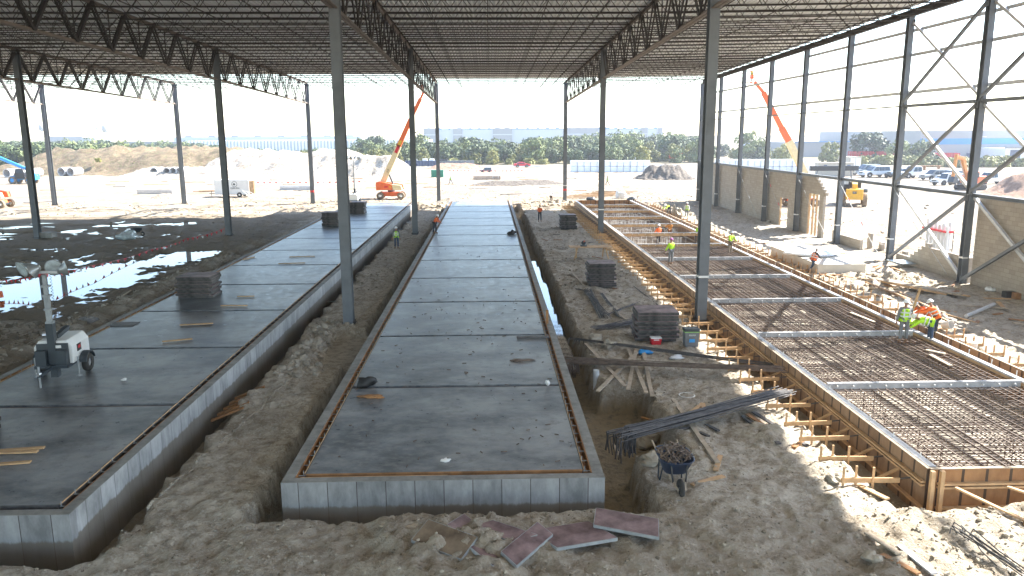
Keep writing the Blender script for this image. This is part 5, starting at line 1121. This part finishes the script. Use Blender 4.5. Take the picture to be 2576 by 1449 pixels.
g=GG(1437,895); o=MB().tube((0,0,-.3),(0,0,.75),.11,12).build('drain_pipe','girt',loc=(3.9,27.6,-.5)); tag(o,'silver wrapped pipe stub standing in the trench','pipe')
o=MB().box((0,0,.03),(1.35,.24,.07)).build('dark_timber','rebard',loc=(1.75,31.1,ZS),bevel=.02); tag(o,'dark round timber lying on a joint of the middle slab','timber')
o=MB().beam((0,0,0),(.02,.1,1.4),.12,.05).build('stake','woodor',loc=(2.5,33.5,-.2)); tag(o,'brown stake standing in the slot of the middle slab','stake')
o=MB().lathe([(.24,0),(.26,.012),(.28,0)],(0,0,0),24).build('hoop','white',loc=GG(1728,995)+Vector((0,0,.02))); tag(o,'thin white hoop lying on the dirt','hoop')
for k in range(5):
    ya,yb=WY[k+2],WY[k+1]+1.; t=thing('guy_wire','thin sagging guy wire with ribbons running down from the %s wall column'%ordw[k+3],'wire',(XWL-.35,0,0),0,'guy wires along the right wall')
    A,B_=Vector((0,ya,5.4)),Vector((0,yb,.4)); MB().path([A,(A+B_)/2+Vector((0,0,-.15)),B_],.014,5).build('wire','plyedge',t)
    for u in (.3,.62): q=A.lerp(B_,u); MB().beam(q,q+Vector((0,-.32,-.22)),.02,.09).build('ribbon','red' if k%2 else 'helmet',t)
blob('tarp',(2040,640),1.1,'helmet','white crumpled sheet lying on the concrete pad','sheet',(1.6,1.2,.16),z=.66)
for i in range(7):
    o=MB().box((0,0,0),(rnd.uniform(4,5.5),.14,.08)).build('lumber',['wood','woodpale'][i%2],loc=(23.8+.16*i,43.2-.1*i,gz(24,43)+.1+.05*(i%2))); o.rotation_euler=(0,0,-1.15+rnd.uniform(-.04,.04)); tag(o,'long pine board in the sunlit pile right of the formwork','lumber','lumber pile right of the formwork')
for i in range(40):
    x=rnd.uniform(20,27.5); y=rnd.uniform(24,62); o=MB().box((0,0,.05),(rnd.uniform(.5,2.4),rnd.uniform(.08,.2),.05)).build('scrap_lumber',rnd.choice(['wood','woodpale','woodor']),loc=(x,y,gz(x,y))); o.rotation_euler=(0,0,rnd.uniform(0,3.1)); tag(o,'short scrap board on the dirt between formwork and block wall','scrap lumber','scrap boards between formwork and block wall')
for i in range(26):
    x=rnd.uniform(4.4,9.2); y=rnd.uniform(18,80); o=MB().box((0,0,.04),(rnd.uniform(.3,1.3),rnd.uniform(.05,.12),.04)).build('scrap_lumber',rnd.choice(['woodpale','woodor','rebard']),loc=(x,y,gz(x,y))); o.rotation_euler=(0,0,rnd.uniform(0,3.1)); tag(o,'short scrap board on the dirt right of the middle slab','scrap lumber','scrap boards right of the middle slab')
# ================= trees
def leafmat(name,a,b):
    m,n,bb,v=base(name); oi=N(n,'ShaderNodeObjectInfo'); f=math_(n,'ADD',math_(n,'MULTIPLY',noise(n,v,.9,3),.75),math_(n,'MULTIPLY',oi.outputs['Random'],.5)); n.links.new(ramp(n,f,[(.3,a),(.75,b)]),bb.inputs['Base Color']); bb.inputs['Roughness'].default_value=.7
    bb.inputs['Transmission Weight'].default_value=0; M[name]=m
leafmat('leaf_mid',(.045,.08,.025),(.15,.18,.05)); leafmat('leaf_dark',(.022,.045,.018),(.075,.105,.04)); leafmat('leaf_pale',(.11,.125,.03),(.25,.24,.06))
def treemesh(seed,w_,h,n):
    rn=random.Random(seed); cl=[]; 
    for i in range(26):
        a=rn.random()*6.28; rad=w_*.5*rn.random()**.6; z=h*rn.uniform(.14,.92); lim=math.sqrt(max(.05,1-((z/h-.5)/.56)**2)); cl.append((rad*lim*math.cos(a),rad*lim*math.sin(a),z,rn.uniform(.13,.24)*w_))
    mb=MB()
    for i in range(n):
        c=rn.choice(cl); d=Vector((rn.gauss(0,1),rn.gauss(0,1),rn.gauss(0,1))).normalized(); p=Vector(c[:3])+d*c[3]*rn.uniform(.6,1.05); nn=(d+Vector((rn.gauss(0,.5),rn.gauss(0,.5),rn.gauss(0,.5)+.3))).normalized(); u=nn.orthogonal().normalized(); v=nn.cross(u); s=rn.uniform(.16,.36)
        mb.add([p-u*s-v*s*.7,p+u*s-v*s*.6,p+u*s*.8+v*s,p-u*s*.7+v*s*.8],[(0,1,2,3)])
    tr=MB(); tr.tube((0,0,-.2),(0,0,h*.4),.2,7,.12)
    for i in range(5): c=cl[i]; tr.tube((0,0,h*(.15+.05*i)),c[:3],.08,5,.03)
    return mb,tr
TM={}
for kd,(ml,w_,h,n) in {'mid':('leaf_mid',7.5,8,2600),'mid2':('leaf_mid',9,7.2,2800),'dark':('leaf_dark',8,7,2600),'pale':('leaf_pale',6,6,1900),'bush':('leaf_pale',5,2.6,1100)}.items():
    a,b=treemesh(len(TM)+5,w_,h,n); TM[kd]=(a.mesh('crown',ml),b.mesh('trunk','trunk'))
TL={'mid':'mid green tree in the wooded belt beyond the yard','mid2':'broad green tree in the wooded belt beyond the yard','dark':'dark green tree in the wooded belt beyond the yard','pale':'pale yellow green tree in the wooded belt beyond the yard','bush':'low olive bush at the foot of the wooded belt'}
def tree(kd,x,y,s,lab=None,grp=None,z=0):
    t=thing('tree' if kd!='bush' else 'bush',lab or TL[kd],'tree' if kd!='bush' else 'bush',(x,y,z),rnd.random()*6.28,grp or {'bush':'bushes of the belt'}.get(kd,'%s trees of the wooded belt'%kd)); t.scale=(s*rnd.uniform(.9,1.15),s*rnd.uniform(.9,1.15),s)
    inst('crown',TM[kd][0],t); inst('trunk',TM[kd][1],t)
def belt(x0,x1,n,ya,yb,kinds,s0,s1):
    for i in range(n):
        y=rnd.uniform(ya,yb); px=x0+(x1-x0)*(i+rnd.random())/n; q=AY(px,400,y); tree(rnd.choice(kinds),q.x,y,rnd.uniform(s0,s1))
belt(880,1770,38,242,258,['mid','mid','pale','mid2','dark'],.5,.95); belt(900,1770,38,262,300,['mid','mid2','pale','dark'],.7,1.05); belt(880,1400,14,238,243,['bush','pale'],.5,.8); belt(1380,1770,34,310,360,['dark','mid','mid2'],.95,1.2); belt(930,1770,7,262,290,['dark','mid'],1.1,1.22)
belt(-10,330,26,225,250,['dark','mid2','mid'],.75,.95); belt(100,560,30,255,300,['mid','mid2','pale','dark'],.6,.82); belt(560,880,22,262,300,['mid','pale','bush'],.45,.62); belt(-10,300,16,300,380,['mid','dark','mid2'],.85,1.05); belt(300,560,12,300,380,['mid','dark'],.7,.85); belt(560,880,16,240,256,['bush','bush','pale'],.6,.9)
belt(1770,1960,8,250,330,['mid','dark','pale'],.6,.85); belt(1960,2120,5,290,340,['mid','bush'],.5,.7); belt(2290,2330,3,225,245,['pale','mid'],.7,.9)
for px,py,s,kd,lab in (((2185),408,1.28,'dark','large round dark tree before the gray warehouse'),(2262,412,.85,'mid','smaller green tree right of the round dark tree'),(2083,410,1.0,'pale','yellow green bushy tree left of the red racks'),(1970,408,.9,'pale','pale tree behind the boom of the second lift'),(1880,403,1.15,'mid','green tree seen between the far wall columns'),(1920,400,1.0,'pale','yellowish tree right of the green one between wall columns')):
    g=G(px,py,0); tree(kd,g.x,g.y,s,lab,'single trees right')
for i in range(26):
    px=2160+i*17; g=G(px+rnd.uniform(-5,5),417-6*(px<2300)+3,0); tree('bush',g.x,g.y+rnd.uniform(-3,3),rnd.uniform(.7,1.0),'weedy green bush in the hedge row before the blue striped warehouse','bushes before the right warehouses')
for i in range(14): x,y=rnd.uniform(-112,-60),rnd.uniform(192,206); tree('bush',x,y,rnd.uniform(.2,.35),'small green weed clump on the brown mound','weeds on the mound',z=rnd.uniform(1.5,3))
# ================= far buildings
def bld(lab,x0,x1,y,d,h,m_,name='warehouse'):
    t=thing(name,lab,'warehouse',((x0+x1)/2,y,0)); MB().box((0,d/2,h/2),(x1-x0,d,h)).build('walls',m_,t); return t,(x1-x0)
M['wh_white']=mat('precast_white',(.42,.46,.52),.7,.05,.05); M['wh_gray']=mat('precast_gray',(.22,.235,.26),.7,.05,.05); M['wh_bluegray']=mat('precast_blue_gray',(.22,.24,.28),.7,.05,.05); M['wh_blue']=mat('blue_stripe_paint',(.05,.25,.55),.6,.04); M['wh_tan']=mat('painted_gray_wall',(.30,.30,.31),.7,.06,.05)
xl=AY(1065,323,500).x; xr=AY(1667,323,500).x; t,W_=bld('long white warehouse with blue roof edge beyond the trees',xl,xr,500,90,12.4,'wh_white')
MB().box((0,-.15,12.55),(W_+.6,.6,.5)).build('roof_edge','wh_blue',t)
for a,b in ((1065,1100),(1140,1163),(1240,1288),(1425,1505),(1612,1628),(1655,1667)):
    u,v=AY(a,323,500).x-(xl+xr)/2,AY(b,323,500).x-(xl+xr)/2; MB().box(((u+v)/2,-.5,6.6),(v-u,1.0,13.2)).build('facade_panel','wh_gray',t); MB().box(((u+v)/2,-1.05,9.2),(v-u,.1,.5)).build('band','wh_white',t)
for i in range(24):
    x=-W_/2+W_*(i+.5)/24+rnd.uniform(-1,1); MB().box((x,10,13.2),(rnd.uniform(1,3),2,.9)).build('roof_unit','wh_gray',t)
for i in range(9): MB().box((-W_/2+18+8*i,-.1,2.2),(3,.2,3.4)).build('dock_door','wh_gray',t)
xl=AY(470,350,420).x; xr=AY(1075,350,420).x; t,W_=bld('long low white building with ribbed wall left of centre',xl,xr,420,40,6.7,'wh_white')
n=72
for i in range(n): MB().box((-W_/2+W_*(i+.5)/n,-.25,3.4),(W_/n*.45,.5,6.6)).build('wall_rib','wrap',t)
t,W_=bld('pale low building behind the ribbed wall',AY(420,350,460).x,AY(900,350,460).x,470,60,8.6,'wh_white'); 
for i in range(8): MB().box((-W_/2+W_*(i+.5)/8,6,8.9),(4,3,.9)).build('roof_unit','wh_gray',t)
t,W_=bld('bluish low building behind trees at the left',AY(300,350,440).x,AY(570,350,440).x,440,30,6.2,'wh_gray')
t,W_=bld('dark long shed on the far left horizon',AY(120,345,620).x,AY(235,345,620).x,620,30,9.5,'wh_bluegray')
t,W_=bld('gray blue warehouse with bright blue stripe at the right',142.3,260,257,80,9.7,'wh_tan')
MB().box((0,-.06,6.1),(W_+.1,.12,1.9)).build('stripe','wh_blue',t); MB().box((-42,-.3,.0+1.3),(2,.3,2)).build('door','navy',t)
for x in (-38,-12,20): MB().box((x,-.6,7.6),(1.2,.9,.15)).build('wall_lamp','white',t)
t,W_=bld('white loading dock annex before the blue striped warehouse',162,235,243,13.8,4.1,'white'); 
for i in range(7): MB().box((-W_/2+3.2+5.6*i,-.05,1.9),(3.3,.1,3.2)).build('dock_door','navy',t)
MB().box((0,-.2,4.2),(W_+.5,1,.25)).build('canopy','gray',t)
t,W_=bld('long gray warehouse behind the red racks',AY(2000,365,300).x,176,300,60,5.6,'wh_tan'); MB().box((0,-.1,5.75),(W_+.3,.5,.3)).build('roof_edge','wh_blue',t)
t,W_=bld('white low building behind the second lift boom',AY(1925,360,330).x,AY(2000,360,330).x,330,30,5.5,'wh_white')
t,W_=bld('small gray house far behind the right wall columns',AY(1790,370,300).x,AY(1850,370,300).x,345,20,5.8,'wh_gray','far_building')
def wtower(px,py,Y,s,lab,m_):
    g=AY(px,py,Y); h=g.z; t=thing('water_tower',lab,'water tower',(g.x,Y,0)); MB().lathe([(0,h+3*s),(2.2*s,h+2.6*s),(3.*s,h+1*s),(3*s,h-2*s),(1.5*s,h-4*s),(0,h-4.4*s)],(0,0,0),18).build('tank',m_,t,True)
    for a in range(6): MB().tube((2.6*s*math.cos(a*1.047),2.6*s*math.sin(a*1.047),h-2*s),(3*s*math.cos(a*1.047),3*s*math.sin(a*1.047),0),.22,5).build('leg',m_,t)
wtower(264,322,600,.8,'far red brown water tower on the left skyline','wh_tan'); wtower(104,320,620,.7,'far gray water tower left of the silver column','wh_bluegray'); wtower(244,320,700,.6,'far pale water tower left of the red brown one','wh_white')
for px,r,lab in ((222,3.2,'left pale silo behind the brush'),(237,2.2,'right pale silo behind the brush')):
    g=AY(px,346,420); o=MB().lathe([(0,g.z+.8),(r*.6,g.z+.5),(r,g.z),(r,0)],(0,0,0),20).build('silo','wh_white',loc=(g.x,420,0),smooth=False); tag(o,lab,'silo')
for px,py,Y,lab in ((1556,297,430,'tall thin light mast over the white warehouse'),(2102,355,250,'street light pole before the round dark tree'),(2340,358,245,'street light pole before the blue striped warehouse'),(208,325,450,'thin chimney beside the silos')):
    g=AY(px,py,Y); t=thing('light_pole',lab,'pole',(g.x,Y,0)); MB().tube((0,0,0),(0,0,g.z),.16,6,.08).build('pole','girt',t); MB().box((.5,0,g.z),(1.4,.3,.12)).build('lamp_head','girt',t)
# red racks stacked beyond the parking
for i in range(46):
    px=2137+i*6; 
    if 2252<px<2262: continue
    g=G(px,409 if px<2285 else 405,0); mb=MB(); hh=3.3 if px<2285 else 2.5
    for x in (-.6,.0,.6): mb.beam((x,0,0),(x,0,hh),.2,.2)
    for z in (hh*.35,hh*.6,hh*.8,hh): mb.beam((-.7,0,z),(.7,0,z-.2),.2,.3)
    o=mb.build('red_rack','red',loc=(g.x,g.y,0)); o.rotation_euler=(0,0,rnd.uniform(-.4,.4)); tag(o,'red steel rack frame in the row beyond the parked cars','rack','red rack frames beyond the cars')
g=G(2330,428,0); t=thing('picnic_table','long brown timber bench frame behind the parked cars','table',(g.x,g.y,0)); MB().box((0,0,1.0),(7.5,1.2,.12)).build('tabletop','woodor',t)
for x in (-3.4,-.5,3.0): MB().box((x,0,.47),(.2,1,.93)).build('leg','woodor',t)
t=thing('conveyor','black beam on trestles above the block wall','beam',(G(2075,452,0).x-1,G(2075,452,0).y-6,0)); MB().box((0,0,2.45),(9,.8,.9)).build('beam','black',t)
for x in (-3.5,3.5): MB().beam((x,0,0),(x*.9,0,2.05),.2,.2).build('leg','gray',t)
# road
rd=MB(); rd.add([(-30,219,.03),(140,229,.03),(140,236,.03),(-30,226,.03)],[(0,1,2,3)]); o=rd.build('road','gray'); tag(o,'gray far road before the wooded belt','road',kind='structure')
# ================= air
hz=MB().box((0,320,11),(1400,760,25)).build('haze',None); tag(hz,'thin pale haze over the site','haze',kind='stuff')
hm=bpy.data.materials.new('haze_air'); hm.use_nodes=True; hn_=hm.node_tree; hn_.nodes.remove(hn_.nodes['Principled BSDF']); pv=hn_.nodes.new('ShaderNodeVolumePrincipled')
pv.inputs['Color'].default_value=(.85,.9,1,1); pv.inputs['Density'].default_value=.00042; pv.inputs['Anisotropy'].default_value=.2; hn_.links.new(pv.outputs[0],hn_.nodes['Material Output'].inputs['Volume']); hz.data.materials.append(hm)
